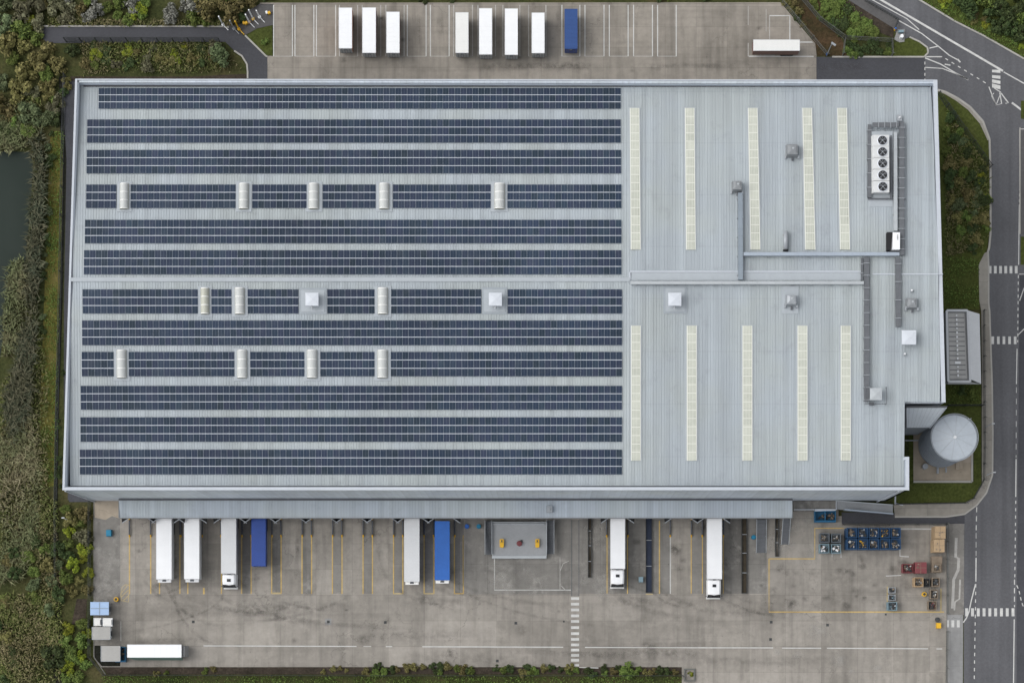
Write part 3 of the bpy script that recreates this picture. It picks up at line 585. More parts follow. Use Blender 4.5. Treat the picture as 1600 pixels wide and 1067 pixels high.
# ================================================================== THE WAREHOUSE
ZP = 26.5; ZE = 24.8; ZR = 26.7
WN = lambda a, c: P(a, c, ZP)
NW, NE, EE, NI, SI, SE1, SE, SW = WN(118,124), WN(1464,125.5), WN(1477,628), WN(1413.5,628), WN(1413.5,714), WN(1420,714), WN(1420,765), WN(98,765)
wh = thing("warehouse", "vast pale grey sheet roofed warehouse with solar covered west half", "warehouse", (0, 60, 0))
ring = [NW, NE, EE, NI, SI, SE1, SE, SW]
for i in range(8):
    p, q = ring[i], ring[(i+1) % 8]
    d = Vector(q)-Vector(p); d.normalize(); nrm = Vector((d.y, -d.x))            # ring runs clockwise: inward = right-hand side
    p2, q2 = Vector(p)+nrm*0.45, Vector(q)+nrm*0.45
    b = MB(); b.prism([p, q, tuple(q2), tuple(p2)], 0.0, ZP-0.3 if i not in (2,3) else ZE-0.3); b.build("wall", M['wall'], wh)
    if i in (2, 3): continue
    wd = {6: 0.42, 7: 0.3, 1: 0.6, 5: 0.5, 4: 0.45}.get(i, 0.45); zo = ZP + i*0.004
    po, qo = Vector(p)-nrm*0.06-d*0.06, Vector(q)-nrm*0.06+d*0.06
    pi, qi = Vector(p)+nrm*wd, Vector(q)+nrm*wd
    b = MB()
    if i == 0:      # north parapet: coping, dark service channel on the west part, inner ledge
        a0 = Vector(P(140, 124, ZP)); a1 = Vector(P(972, 125, ZP))
        b.prism([tuple(po), tuple(qo), tuple(Vector(q)+nrm*0.12), tuple(Vector(p)+nrm*0.12)], ZP-0.3, zo)
        b.build("coping", M['coping'], wh)
        b = MB(); b.bar(tuple(a0+nrm*0.25), tuple(a1+nrm*0.25), 0.22, ZP-1.4, ZP-0.6); b.build("cable_tray", M['gutter'], wh)
        b = MB(); b.prism([tuple(Vector(p)+nrm*0.37), tuple(Vector(q)+nrm*0.37), tuple(Vector(q)+nrm*0.62), tuple(Vector(p)+nrm*0.62)], ZE-0.8, ZP-1.1)
        b.prism([tuple(Vector(p)+nrm*0.13), tuple(a0+nrm*0.13), tuple(a0+nrm*0.36), tuple(Vector(p)+nrm*0.36)], ZP-0.9, ZP-0.35)
        b.prism([tuple(a1+nrm*0.13), tuple(Vector(q)+nrm*0.13), tuple(Vector(q)+nrm*0.36), tuple(a1+nrm*0.36)], ZP-0.9, ZP-0.35)
        b.build("parapet", M['parapet'], wh)
    else:
        b.prism([tuple(po), tuple(qo), tuple(qi), tuple(pi)], ZP-0.3-i*0.003, zo); b.build("coping", M['coping'], wh)
        if i in (1, 5, 6, 7):
            b = MB(); b.prism([tuple(Vector(p)+nrm*0.46), tuple(Vector(q)+nrm*0.46), tuple(Vector(q)+nrm*0.52), tuple(Vector(p)+nrm*0.52)], ZE-0.8, ZP-0.31); b.build("parapet", M['parapet'], wh)
def edge_x(A, B, y): return A[0] + (B[0]-A[0])*(y-A[1])/(B[1]-A[1])
YN = NW[1]-0.66; YS = SW[1]+0.78; YR = P(0, 437, ZR)[1]; YNOT = EE[1]
def roofz(y): return ZE + (ZR-ZE)*((YN-y)/(YN-YR) if y > YR else (y-YS)/(YR-YS))
def RP(px, py):
    z = 25.0
    for _ in range(6): y = P(px, py, z)[1]; z = roofz(y)
    x, y = P(px, py, z); return x, y, z
SLN = math.atan((ZR-ZE)/(YN-YR)); SLS = math.atan((ZR-ZE)/(YR-YS))
b = MB(); xs = []; x = SW[0]+0.56; pitch = 0.45
while x < EE[0]-0.62: xs += [(x, 0), (x+0.30, 0), (x+0.33, 0.06), (x+0.42, 0.06)]; x += pitch
def yr(x):
    hi, lo = YN, YS
    if x < NW[0]+0.7: hi = min(hi, SW[1] + (x-0.56-SW[0])*(NW[1]-SW[1])/(NW[0]-SW[0]))
    if x > NE[0]-0.9: hi = min(hi, NE[1] + (x+0.62-NE[0])*(EE[1]-NE[1])/(EE[0]-NE[0]))
    if x > NI[0]+0.15: lo = YNOT+0.12
    return lo, hi
prof = []
for x, h in xs:
    lo, hi = yr(x); ys = [lo] + ([YR] if lo < YR < hi else []) + [hi]
    if hi > lo: prof.append((x, h, lo, hi))
for (xa, ha, la, ua), (xb, hb, lb, ub) in zip(prof, prof[1:]):
    for s in (0, 1):
        a0, a1 = (la, min(YR, ua)) if s == 0 else (max(YR, la), ua); b0, b1 = (lb, min(YR, ub)) if s == 0 else (max(YR, lb), ub)
        if a1-a0 < 0.01 or b1-b0 < 0.01: continue
        b.face([(xa,a0,roofz(a0)+ha),(xb,b0,roofz(b0)+hb),(xb,b1,roofz(b1)+hb),(xa,a1,roofz(a1)+ha)])
roof = b.build("roof", M['roof'], wh)
b = MB(); g0 = P(102, 761, ZE); g1 = P(1417, 761, ZE)
b.box(g0[0]+0.2, YS-0.34, SE[0]-0.6, YS+0.02, ZE-0.35, ZE-0.08); b.build("gutter", M['gutter'], wh)
b = MB(); b.box(NW[0]+1.0, YN-0.22, NE[0]-0.9, YN+0.03, ZE-0.4, ZE+0.09); b.build("gutter", M['gutter'], wh)
# ridge caps
b = MB(); a = P(110, 437, ZR); c = P(984, 437, ZR)
b.box(a[0], YR-0.32, c[0], YR+0.32, ZR+0.02, ZR+0.16); b.build("ridge_cap", M['flash'], roof)
b = MB(); a = RP(984, 424.5); c = RP(1348, 424.5); b.box(a[0], a[1]-0.12, c[0], a[1]+0.12, a[2]+0.02, a[2]+0.16)
d = RP(1348, 437); b.box(a[0]-0.1, d[1]-0.05, a[0]+0.12, a[1]-0.13, ZR-0.1, ZR+0.14)
e = RP(1363, 428.5); f = RP(1473, 429); b.box(e[0], e[1]-0.1, f[0], e[1]+0.1, e[2]+0.02, e[2]+0.14); b.build("ridge_cap", M['coping'], roof)
a = RP(984, 426); c = RP(1346, 438); b = MB(); b.face([(a[0]+.3,c[1],roofz(c[1])+0.09),(c[0],c[1],roofz(c[1])+0.09),(c[0],a[1],roofz(a[1])+0.10),(a[0]+.3,a[1],roofz(a[1])+0.10)]); b.build("ridge_sheet", M['flash'], roof)

# long rooflight strips
def rooflight_strip(x0t, x1t, x0b, x1b, y0, y1, n):
    tl, tr, bl, br = RP(x0t, y0), RP(x1t, y0), RP(x0b, y1), RP(x1b, y1)
    def at(u, v, dz):
        L = Vector(tl).lerp(Vector(bl), v); R = Vector(tr).lerp(Vector(br), v); p = L.lerp(R, u); return (p.x, p.y, p.z+dz)
    b = MB(); h = 0.16
    b.face([at(0,1,h), at(1,1,h), at(1,0,h), at(0,0,h)])
    for (u0,v0,u1,v1) in ((0,1,1,1),(1,1,1,0),(1,0,0,0),(0,0,0,1)): b.face([at(u0,v0,-0.1), at(u1,v1,-0.1), at(u1,v1,h), at(u0,v0,h)])
    o = b.build("rooflight", M['grp'], wh)
    b = MB(); hw = 0.055/(abs(tl[1]-bl[1]))
    for k in range(1, n):
        v = k/n + random.uniform(-0.002, 0.002)
        b.face([at(0.03,v+hw,h+.02), at(0.97,v+hw,h+.02), at(0.97,v-hw,h+.02), at(0.03,v-hw,h+.02)])
    for u0, u1 in ((0.0,0.10),(0.92,1.0)): b.face([at(u0,1,h+.012), at(u1,1,h+.012), at(u1,0,h+.012), at(u0,0,h+.012)])
    for u in (0.25, 0.4, 0.55, 0.7): b.face([at(u,1,h+.008), at(u+0.03,1,h+.008), at(u+0.03,0,h+.008), at(u,0,h+.008)])
    b.build("glazing_bar", M['grpbar'], o)
    b = MB()
    for u0, u1 in ((-0.14,-0.005),(1.005,1.12)): b.face([at(u0,1.002,0.075), at(u1,1.002,0.075), at(u1,-0.004,0.075), at(u0,-0.004,0.075)])
    b.face([at(-0.2,0,0.078), at(1.2,0,0.078), at(1.2,-0.006,0.078), at(-0.2,-0.006,0.078)])
    b.build("flashing", M['flash'], o)
for q in ((984,999,985.5,1001),(1070,1085,1072,1087),(1168.5,1183.5,1172.5,1188),(1253.5,1268.5,1258,1274),(1308,1323,1312.5,1328)): rooflight_strip(*q, 169.5, 390.5, 17)
for q in ((986,1001),(1073,1088.5),(1160,1175.5),(1246,1261.5),(1313.5,1329)): rooflight_strip(*q, *q, 509, 719.5, 16)

# barrel rooflights between the solar arrays
def barrel(x0, x1, y0, y1, cream=False):
    bl, tr = RP(x0, y1), RP(x1, y0); X0, Y0, X1, Y1 = bl[0], bl[1], tr[0], tr[1]
    z0 = roofz(Y0); z1 = roofz(Y1); cx = (X0+X1)/2; sk = (z1-z0)/(Y1-Y0); zr = lambda y: z0 + sk*(y-Y0)
    wd = X1-X0; f0, f1 = X0-wd*0.34, X1+wd*0.34
    def slab(mb, xa, xb, ya, yb, h0, h1):
        mb.prism([(xa,ya),(xb,ya),(xb,yb),(xa,yb)], min(zr(ya), zr(yb))+h0, 0, zt=[zr(ya)+h1,zr(ya)+h1,zr(yb)+h1,zr(yb)+h1])
    b = MB(); slab(b, X0, X1, Y0, Y1, -0.1, 0.35); o = b.build("rooflight", M['domedge'], wh)
    b = MB(); slab(b, f0, X0-0.01, Y0-0.1, Y1+0.1, 0.0, 0.12); slab(b, X1+0.01, f1, Y0-0.1, Y1+0.1, 0.0, 0.12); slab(b, f0, f1, Y0-0.45, Y0-0.11, 0.0, 0.12); slab(b, f0, f1, Y1+0.11, Y1+0.35, 0.0, 0.12)
    b.build("flashing", M['flash'], o)
    b = MB(); n = 10; R = wd/2-0.06; hh = 0.62; ya, yb = Y0+0.08, Y1-0.08
    pr = [(cx - R*math.cos(math.pi*k/n), 0.35 + hh*math.sin(math.pi*k/n)) for k in range(n+1)]
    for (xa, ha), (xb, hb) in zip(pr, pr[1:]): b.face([(xa,ya,zr(ya)+ha),(xb,ya,zr(ya)+hb),(xb,yb,zr(yb)+hb),(xa,yb,zr(yb)+ha)])
    b.face([(x, ya, zr(ya)+h) for x, h in pr][::-1]); b.face([(x, yb, zr(yb)+h) for x, h in pr])
    b.build("dome", M['domedge'] if cream else M['dome'], o, smooth=True)
    for t in (0.0, 0.333, 0.667, 1.0):
        y = ya + (yb-ya)*t; b = MB()
        for (xa, ha), (xb, hb) in zip(pr, pr[1:]): b.face([(xa,y-.07,zr(y)+ha+.03),(xb,y-.07,zr(y)+hb+.03),(xb,y+.07,zr(y)+hb+.03),(xa,y+.07,zr(y)+ha+.03)])
        b.build("dome_rib", M['offwhite'], o)
for x0, x1 in ((187.5,201.5),(373.5,388.5),(482.5,498),(592.5,608),(772.5,788.5)): barrel(x0, x1, 287.5, 327)
for x0, x1, cr in ((314,327,True),(367.5,382,False),(590.5,606,False)): barrel(x0, x1, 450.5, 491, cr)
for x0, x1 in ((183,197.5),(371,386),(480,495.5),(590,605.5)): barrel(x0, x1, 547.5, 590.5)

# steep lower roof beside the silo
zn, zs = 23.0, 13.4; q0, q1, q2, q3 = P(1414,632,zn), P(1478,632,zn), P(1453,668,zs), P(1414.5,668,zs)
b = MB(); b.prism([(q0[0]+.05,YNOT-.55),(q1[0]-.05,YNOT-.55),(q2[0]-.05,q2[1]+.05),(q0[0]+.05,q2[1]+.05)], 0, 0, zt=[zn-.1,zn-.1,zs-.1,zs-.1]); b.build("annex_wall", M['silowall'], wh)
b = MB(); n = 9
for k in range(n):
    f0, f1 = k/n, (k+1)/n-.004; L = lambda a, c, f: (a[0]+(c[0]-a[0])*f, a[1]+(c[1]-a[1])*f)
    a0, a1, c0, c1 = L((q0[0],YNOT-.56), (q1[0],YNOT-.56), f0), L((q0[0],YNOT-.56), (q1[0],YNOT-.56), f1), L(q3, q2, f0), L(q3, q2, f1)
    b.face([(*c0,zs),(*c1,zs),(*a1,zn),(*a0,zn)]); b.face([(*c0,zs-.09),(*c1,zs-.09),(*c1,zs),(*c0,zs)])
b.build("annex_roof", M['annexsheet'], wh)
b = MB(); b.tube((q1[0],YNOT-.56,zn+.05),(q2[0],q2[1],zs+.05),.16,6); b.build("coping", M['coping'], wh)
b = MB(); b.tube((q0[0]+.12,YNOT-.56,zn),(q3[0]+.12,q3[1],zs),.14,6); b.box(q0[0]+.02, YNOT-.58, q1[0], YNOT-.47, zn-.3, ZE-.3); b.build("gutter", M['dsteel'], wh)

# loading canopy
ZC = 6.2; a = P(187, 808.3, ZC); c = P(1237, 808.3, ZC); ys = SW[1]-0.05; yc = a[1]
b = MB(); x = a[0]; zt0, zt1 = ZC, ZC+0.35
while x < c[0]-0.2:
    x2 = min(x+0.5, c[0])
    b.prism([(x,yc),(x2-0.09,yc),(x2-0.09,ys),(x,ys)], zt0-0.05, 0, zt=[zt0,zt0,zt1,zt1]); b.prism([(x2-0.09,yc+0.01),(x2,yc+0.01),(x2,ys),(x2-0.09,ys)], zt0-0.05, 0, zt=[zt0+.07,zt0+.07,zt1+.07,zt1+.07]); x += 0.5
can = b.build("canopy", M['canopy'], wh)
b = MB(); b.box(a[0]-0.05, yc-0.16, c[0]+0.05, yc-0.01, ZC-0.45, ZC+0.03); b.box(c[0]+0.01, yc, c[0]+0.18, ys, ZC-0.45, ZC+0.2); b.box(a[0]-0.18, yc, a[0]-0.01, ys, ZC-0.45, ZC+0.2); b.build("fascia", M['fanhouse'], can)  # fascia tone darkened to paint the shadow band along the canopy edge
b = MB(); b.box(a[0], ys-0.35, c[0], ys-0.02, ZC+0.5, ZC+0.62); b.build("gutter", M['dsteel'], can)
for px in (450, 690, 858.5, 1032, 288, 254):
    q = P(px, 777.6 if px != 858.5 else 796, ZC+0.6)
    b = MB(); 
    if px == 858.5: b.box(q[0]-0.5, q[1]-0.5, q[0]+0.5, q[1]+0.6, ZC+0.2, ZC+1.0); b.cyl(q[0], q[1], ZC+1.0, ZC+1.3, 0.18); nm = "roof_vent"
    else: b.boxr(q[0], q[1], ZC+0.65, 0.35, 0.3, 0.3); nm = "flood_lamp"
    b.build(nm, M['steel'] if px == 858.5 else M['coping'], can)
# dock openings under the canopy: doors in the south wall and splayed shelters
docks = [219,265,299.5,361.7,408.6,455.7,503.3,550.9,598.5,646,694,964.5,1063.7,1113.8]
for px in docks:
    q = P(px, 0, 3.0)[0]; yw = SW[1]
    b = MB(); b.box(q-1.35, yw-0.04, q+1.35, yw-0.01, 1.2, 4.4); d = b.build("dock_door", M['dsteel'], wh)
    b = MB(); b.box(q-1.75, yw-3.1, q-1.45, yw-0.05, 1.0, 5.2); b.box(q+1.45, yw-3.1, q+1.75, yw-0.05, 1.0, 5.2); b.box(q-1.75, yw-3.12, q+1.75, yw-0.05, 5.21, 5.6)
    for s in (-1, 1): b.prism([(q+s*1.5,yw-3.2),(q+s*3.0,yw-3.2),(q+s*2.9,yw-4.15)], 4.5, 4.62)  # flat black wedges paint the canopy's shade beside each bay
    b.build("dock_shelter_and_shade", M['black'], wh)
    b = MB(); b.tube((q-1.6,yw-3.15,5.3),(q+1.6,yw-3.15,5.3),0.07); b.tube((q-1.5,yw-3.25,4.75),(q-2.9,yw-4.2,4.7),0.09); b.tube((q+1.5,yw-3.25,4.75),(q+2.9,yw-4.2,4.7),0.09); b.build("shelter_frame", M['steel'], wh)
# downpipes at the two south corners
for px, y in ((109, 770), (1399, 768)):
    p0 = P(px, y, 22.0); b = MB(); b.tube((p0[0], SW[1]-0.15, 25.8), (p0[0], SW[1]-0.15, 0.1), 0.13, 8); b.build("downpipe", M['coping'], wh)

# ================================================================== SOLAR ARRAYS
ORD = ["northernmost","second","third","fourth","fifth","sixth","seventh","eighth","ninth","tenth","eleventh","southernmost"]
rows = [(138,171,[(154,970)]),(187,224,[(136,970)]),(234.5,272,[(135.3,970.5)]),(288.5,326,[(134.5,182.3),(203.9,368.8),(394,479.5),(504,587.5),(613.7,767),(792.5,971)]),
 (343.5,381,[(132.5,971)]),(391,429.5,[(131,971)]),(452,490.5,[(129.5,309.5),(330.4,362),(387,466.5),(511.5,585.5),(611,752),(793,972)]),(500.5,540,[(128.5,972)]),
 (549.5,588.5,[(128,178),(201.4,366.5),(391,475.8),(500.4,585.5),(610.5,972)]),(602.5,640.5,[(126.5,972)]),(651.5,690.5,[(126,972)]),(702,741.5,[(125,972)])]
SEGN = {3: ["short solar array left of the first white barrel rooflight","solar array between the first and second barrel rooflights","solar array between the second and third barrel rooflights","solar array between the third and fourth barrel rooflights","solar array between the fourth and fifth barrel rooflights","solar array right of the last barrel rooflight"],
 6: ["solar array left of the cream topped rooflight","tiny solar array between two barrel rooflights","solar array between a barrel rooflight and the left white cowl","solar array just right of the left white cowl","solar array between a barrel rooflight and the second white cowl","solar array right of the second white cowl"],
 8: ["short solar array left of the first barrel rooflight","solar array between the first and second barrel rooflights","solar array between the second and third barrel rooflights","solar array between the third and fourth barrel rooflights","very long solar array right of all four barrel rooflights"]}
for ri, (y0, y1, segs) in enumerate(rows):
    meshcache = {}
    for si, (x0, x1) in enumerate(segs):
        A = Vector(RP(x0, y1)); B = Vector(RP(x1, y0)); south = ri > 5
        sl = SLS if south else -SLN
        cxw, cyw = (A.x+B.x)/2, (A.y+B.y)/2
        Wd = B.x-A.x; D = (B.y-A.y)/math.cos(sl)
        lab = (f"{'shorter ' if ri == 0 else ''}unbroken full length solar array, {ORD[ri]} row from the north" if len(segs) == 1 else f"{SEGN[ri][si]}, {ORD[ri]} row")
        t = thing("solar_array", lab, "solar array", (cxw, cyw, roofz(cyw)+0.14), "rows of solar arrays on the warehouse roof")
        t.rotation_euler = (sl, 0, 0)
        n = max(2, round((x1-x0)/9.25)); pw = Wd/n; ph = D/3
        mw, md = pw-0.035, ph-0.075
        def panel_into(b, cx, cy):
            X0, X1, Y0, Y1 = cx-mw/2, cx+mw/2, cy-md/2, cy+md/2
            b.face([(X0,Y0,.04),(X1,Y0,.04),(X1,Y1,.04),(X0,Y1,.04)], uv=[(0,0),(1,0),(1,1),(0,1)])
            for p, q in (((X0,Y0),(X1,Y0)),((X1,Y0),(X1,Y1)),((X1,Y1),(X0,Y1)),((X0,Y1),(X0,Y0))): b.face([(*p,0),(*q,0),(*q,.04),(*p,.04)])
        def local(b, name, m):
            o = b.build(name, m); o.parent = t; OFF[o.name] = Vector((0,0,0)); return o
        one = None; rest = MB(); cnt = 0
        for k in range(n):
            for s in range(3):
                cx = -Wd/2 + (k+0.5)*pw; cy = -D/2 + (s+0.5)*ph; zj = random.uniform(-0.004, 0.004)
                if cnt < 99:
                    if one is None:
                        b = MB(); panel_into(b, 0, 0); one = local(b, "panel", M['panel']); o = one
                    else:
                        o = one.copy(); COL.objects.link(o); o.parent = t
                    o.location = (cx, cy, zj); o.rotation_euler = (random.uniform(-.006,.006), random.uniform(-.006,.006), 0)
                else: panel_into(rest, cx, cy)
                cnt += 1
        if rest.v: local(rest, "panel", M['panel'])['kind'] = 'stuff'
        b = MB()
        for s in (1, 2): b.box(-Wd/2, -D/2+s*ph-0.045, Wd/2, -D/2+s*ph+0.045, -0.05, 0.03)
        for s in range(3):
            for f in (0.3, 0.7): b.box(-Wd/2, -D/2+(s+f)*ph-0.02, Wd/2, -D/2+(s+f)*ph+0.02, -0.08, -0.005)
        local(b, "mounting_rail", M['alu'])

# ================================================================== ROOF PLANT
def cowl(px, py, lab, plate=None, size=2.15, spout=True, m=None, h=1.7):
    x, y, z = RP(px, py+4); x, y = P(px, py, z+h); z = roofz(y)
    t = thing("vent_cowl", lab, "roof vent", (x, y, z), "square roof vents")
    s = size/2
    if plate:
        r0 = RP(plate[0], plate[3]); r1 = RP(plate[2], plate[1]); b = MB()
        b.prism([(r0[0],r0[1]),(r1[0],r0[1]),(r1[0],r1[1]),(r0[0],r1[1])], z-0.4, 0, zt=[r0[2]+.12,r0[2]+.12,r1[2]+.12,r1[2]+.12]); b.build("base_plate", M['plate'], t)
        b = MB(); c = 0.35
        b.prism([(r0[0]+c,r0[1]+c),(r1[0]-c,r0[1]+c),(r1[0]-c,r1[1]-c),(r0[0]+c,r1[1]-c)], z-0.3, 0, zt=[r0[2]+.2,r0[2]+.2,r1[2]+.18,r1[2]+.18]); b.build("kerb_upstand", M['flash'], t)
    b = MB(); b.taper((x-s*.75,y-s*.75,x+s*.75,y+s*.75),(x-s*.7,y-s*.7,x+s*.7,y+s*.7), z-0.2, z+h-0.55); b.build("shaft", M['steel'], t)
    b = MB(); b.taper((x-s,y-s,x+s,y+s),(x-s,y-s,x+s,y+s), z+h-0.55, z+h-0.05)
    i = len(b.v); b.v += [(x-s,y-s,z+h-.05),(x+s,y-s,z+h-.05),(x+s,y+s,z+h-.05),(x-s,y+s,z+h-.05),(x,y,z+h+0.10)]
    for a, c in ((0,1),(1,2),(2,3),(3,0)): b.f.append((i+a,i+c,i+4)); b.uv.append(None); b.mi.append(0)
    b.build("hood", m or M['hood'], t)
    if spout:
        b = MB(); b.tube((x,y-s,z+h-.4),(x,y-s-.45,z+h-.55),.2,8); b.build("spout", M['steel'], t)
cowl(487.3, 467.5, "white pyramid topped roof vent in the left gap of the seventh solar row", (467.5,450,510.5,491))
cowl(774, 467.5, "white pyramid topped roof vent in the right gap of the seventh solar row", (753,449,792,491))
cowl(1054.5, 467.5, "white pyramid topped roof vent on the bare roof below the long duct", (1036.5,447,1073,490))
cowl(1420.5, 527, "large white square roof vent near the east roof edge", None, 2.35, False, M['hood'])
cowl(1369, 615.5, "pale dented square roof vent at the foot of the dark cable tray", None, 2.0, False, M['ductgrey'])
def fanbox(px, py, lab, size=2.0, m='dsteel', top=True, h=1.5):
    x, y, z = RP(px, py); x, y = P(px, py, z+h*.8); z = roofz(y); s = size/2
    t = thing("roof_fan", lab, "roof fan", (x, y, z), "dark roof fan units")
    b = MB(); b.taper((x-s,y-s,x+s,y+s),(x-s*.8,y-s*.7,x+s*.8,y+s*.9), z-.1, z+h); b.taper((x-s*.72,y-s*.6,x+s*.72,y+s*.8),(x-s*.3,y-s*.2,x+s*.5,y+s*.6), z+h+.001, z+h+.14); b.build("housing", M[m], t)
    b = MB(); b.cyl(x+.1, y+.25, z+h+.142, z+h+.24, .2, .16, 10); b.build("cap", M['ductgrey'], t)
    b = MB(); b.box(x-s*.55, y-.2, x-s*.15, y+.15, z+h+.003, z+h+.03); b.box(x-s-.15, y-s-.2, x-s+.1, y-s+.5, z, z+.5); b.box(x+s-.1, y-s-.2, x+s+.2, y-s+.3, z, z+.6); b.build("bracket", M['steel'], t)
    b = MB(); b.tube((x+.1,y-s,z+.5),(x+.1,y-s-.55,z+.4),.16,8); b.build("pipe", M['dsteel'], t)
fanbox(1238, 235, "dark grey fan hood standing alone between two upper rooflights", 2.1, 'fanhouse')
fanbox(1152, 291, "dark grey fan unit at the top end of the vertical duct", 1.75, 'fanhouse', h=1.8)
fanbox(1236.5, 469, "shiny dented fan unit just below the long duct", 1.9, 'steel')
fanbox(1425, 474, "flat dark fan unit with small pipes near the east edge", 1.9, 'fanhouse', h=1.0)
q = RP(1236, 468)
b = MB(); a = RP(1221, 490); c = RP(1248, 447); b.prism([(a[0],a[1]),(c[0],a[1]),(c[0],c[1]),(a[0],c[1])], a[2]-.2, 0, zt=[a[2]+.1,a[2]+.1,c[2]+.1,c[2]+.1])
tag(b.build("roof_plate", M['flash'], origin=(a[0], a[1], a[2])), "flat grey sheet under the shiny fan unit", "roof plate")
def duct(name, p0, p1, wd, h, lift, m, lab, cat, rungs=0.0, mr=None):
    A = RP(*p0); B = RP(*p1); A, B = Vector(A), Vector(B); d = (B-A); L = math.hypot(d.x, d.y); u = Vector((d.x/L, d.y/L)); nn = Vector((-u.y, u.x))*wd/2
    t = thing(name, lab, cat, tuple((A+B)/2))
    n = max(1, int(L/6)); b = MB()
    for k in range(n):
        p = A.lerp(B, k/n); q = A.lerp(B, (k+1)/n - (0.02/L))
        za, zb = roofz(p.y)+lift, roofz(q.y)+lift
        b.prism([(p.x-nn.x,p.y-nn.y),(q.x-nn.x,q.y-nn.y),(q.x+nn.x,q.y+nn.y),(p.x+nn.x,p.y+nn.y)], min(za,zb), 0, zt=[za+h,zb+h,zb+h,za+h])
    b.build("casing" if not rungs else "tray", M[m], t)
    b = MB(); k = 1.0
    while k < L:
        p = A.lerp(B, k/L); z = roofz(p.y); w2 = wd/2+.12
        b.tube((p.x-u.y*-w2, p.y+u.x*-w2, z), (p.x-u.y*-w2, p.y+u.x*-w2, z+lift+h+.05), .05, 5); b.tube((p.x+u.y*-w2, p.y-u.x*-w2, z), (p.x+u.y*-w2, p.y-u.x*-w2, z+lift+h+.05), .05, 5)
        if rungs: b.bar((p.x-u.y*w2, p.y+u.x*w2), (p.x+u.y*w2, p.y-u.x*w2), .10, z+lift+h+.02, z+lift+h+.10)
        k += rungs or 3.2
    b.build("support", M[mr or 'steel'], t)
    if not rungs:
        b = MB(); k = 3.0
        while k < L-1:
            p = A.lerp(B, k/L); z = roofz(p.y); b.bar((p.x-u.y*(wd/2+.05), p.y+u.x*(wd/2+.05)), (p.x+u.y*(wd/2+.05), p.y-u.x*(wd/2+.05)), .07, z+lift-.04, z+lift+h+.04); k += 3.0
        b.build("flange", M[m], t)
duct("air_duct", (1156,303), (1156.5,438.5), 0.75, 0.7, 0.35, 'ductblue', "blue grey vertical duct running down from the dark fan unit", "duct")
duct("air_duct", (1161,398.5), (1404,398.5), 0.55, 0.6, 0.45, 'ductpale', "pale blue horizontal duct, upper of the two long ones", "duct")
duct("air_duct", (985,443), (1349,443), 0.5, 0.45, 0.35, 'ductgrey', "long light grey horizontal duct just below the ridge", "duct")
duct("cable_tray", (1353,403), (1353,628), 0.85, 0.25, 0.5, 'tray', "long dark laddered cable tray running down to the pale vent", "cable tray", 2.05)
duct("cable_tray", (1402.5,404), (1402.5,512), 0.85, 0.25, 0.5, 'tray', "dark cable tray ending near the large white vent", "cable tray", 3.0)
duct("cable_tray", (1408,192), (1408,400), 0.85, 0.25, 0.6, 'tray', "dark laddered cable tray right of the condenser fans", "cable tray", 1.7)
duct("cable_tray", (1358,196), (1358,310), 0.62, 0.25, 0.4, 'tray', "narrow dark cable tray left of the condenser fans", "cable tray", 2.4)
duct("cable_tray", (1362,197.5), (1403,197.5), 0.75, 0.25, 0.9, 'tray', "short dark cable tray across the top of the condenser fans", "cable tray", 1.0)
duct("cable_tray", (1346.5,404), (1346.5,439), 0.35, 0.2, 0.2, 'tray', "very short narrow cable tray between the two long ducts", "cable tray", 1.5)
duct("air_duct", (1398,208), (1398.5,362), 0.6, 0.4, 0.35, 'ductgrey', "pale narrow duct from the condenser fans to the black sided unit", "duct")
duct("pipe_run", (1391.5,213), (1391.5,312), 0.3, 0.2, 0.4, 'tray', "thin dark pipe run close along the condenser fans", "pipe")
# condensers
x, y, z = RP(1377, 255)
for i, py in enumerate((219.2,237.3,255.5,273.8,292.2)):
    X, Y = P(1377, py, z+1.7); zz = roofz(Y)
    t = thing("condenser_unit", f"white box condenser with black round fan, {['topmost','second from top','middle','second from bottom','bottommost'][i]} of the five", "condenser", (X, Y, zz), "five roof condensers")
    b = MB(); b.taper((X-1.55,Y-.95,X+1.35,Y+.93),(X-1.28,Y-.93,X+1.32,Y+.93), zz+.4, zz+1.6); b.build("casing", M['acwhite'], t)
    b = MB(); cx, cy = X+.22, Y+.0
    b.cyl(cx, cy, zz+1.603, zz+1.75, .86, .80, 28); b.build("shroud", M['alu'], t)
    b = MB(); b.cyl(cx, cy, zz+1.752, zz+1.77, .74, None, 28); f = b.build("fan", M['black'], t)
    b = MB()
    for k in range(4):
        a = math.pi/4 + k*math.pi/2; b.bar((cx+.08*math.cos(a), cy+.08*math.sin(a)), (cx+.74*math.cos(a), cy+.74*math.sin(a)), .05, zz+1.79, zz+1.82)
    b.cyl(cx, cy, zz+1.78, zz+1.84, .12); b.build("fan_guard", M['steel'], t)
    b = MB()
    for k in range(5):
        a = .3 + k*2*math.pi/5; b.prism([(cx+.12*math.cos(a), cy+.12*math.sin(a)), (cx+.66*math.cos(a-.2), cy+.66*math.sin(a-.2)), (cx+.66*math.cos(a+.28), cy+.66*math.sin(a+.28))], zz+1.772, zz+1.785)
    b.build("fan_blade", M['dsteel'], t)
    b = MB()
    for dx in (-1.3, 1.1): b.box(X+dx, Y-.8, X+dx+.2, Y+.8, zz, zz+.39)
    b.build("foot", M['dsteel'], t)
a = RP(1358, 323); c = RP(1394, 207); b = MB(); b.prism([(a[0],a[1]),(c[0],a[1]),(c[0],c[1]),(a[0],c[1])], a[2]-.1, 0, zt=[a[2]+.09,a[2]+.09,c[2]+.09,c[2]+.09])
tag(b.build("roof_plate", M['flash'], origin=(a[0],a[1],a[2])), "pale grey sheet beneath the five condensers", "roof plate")
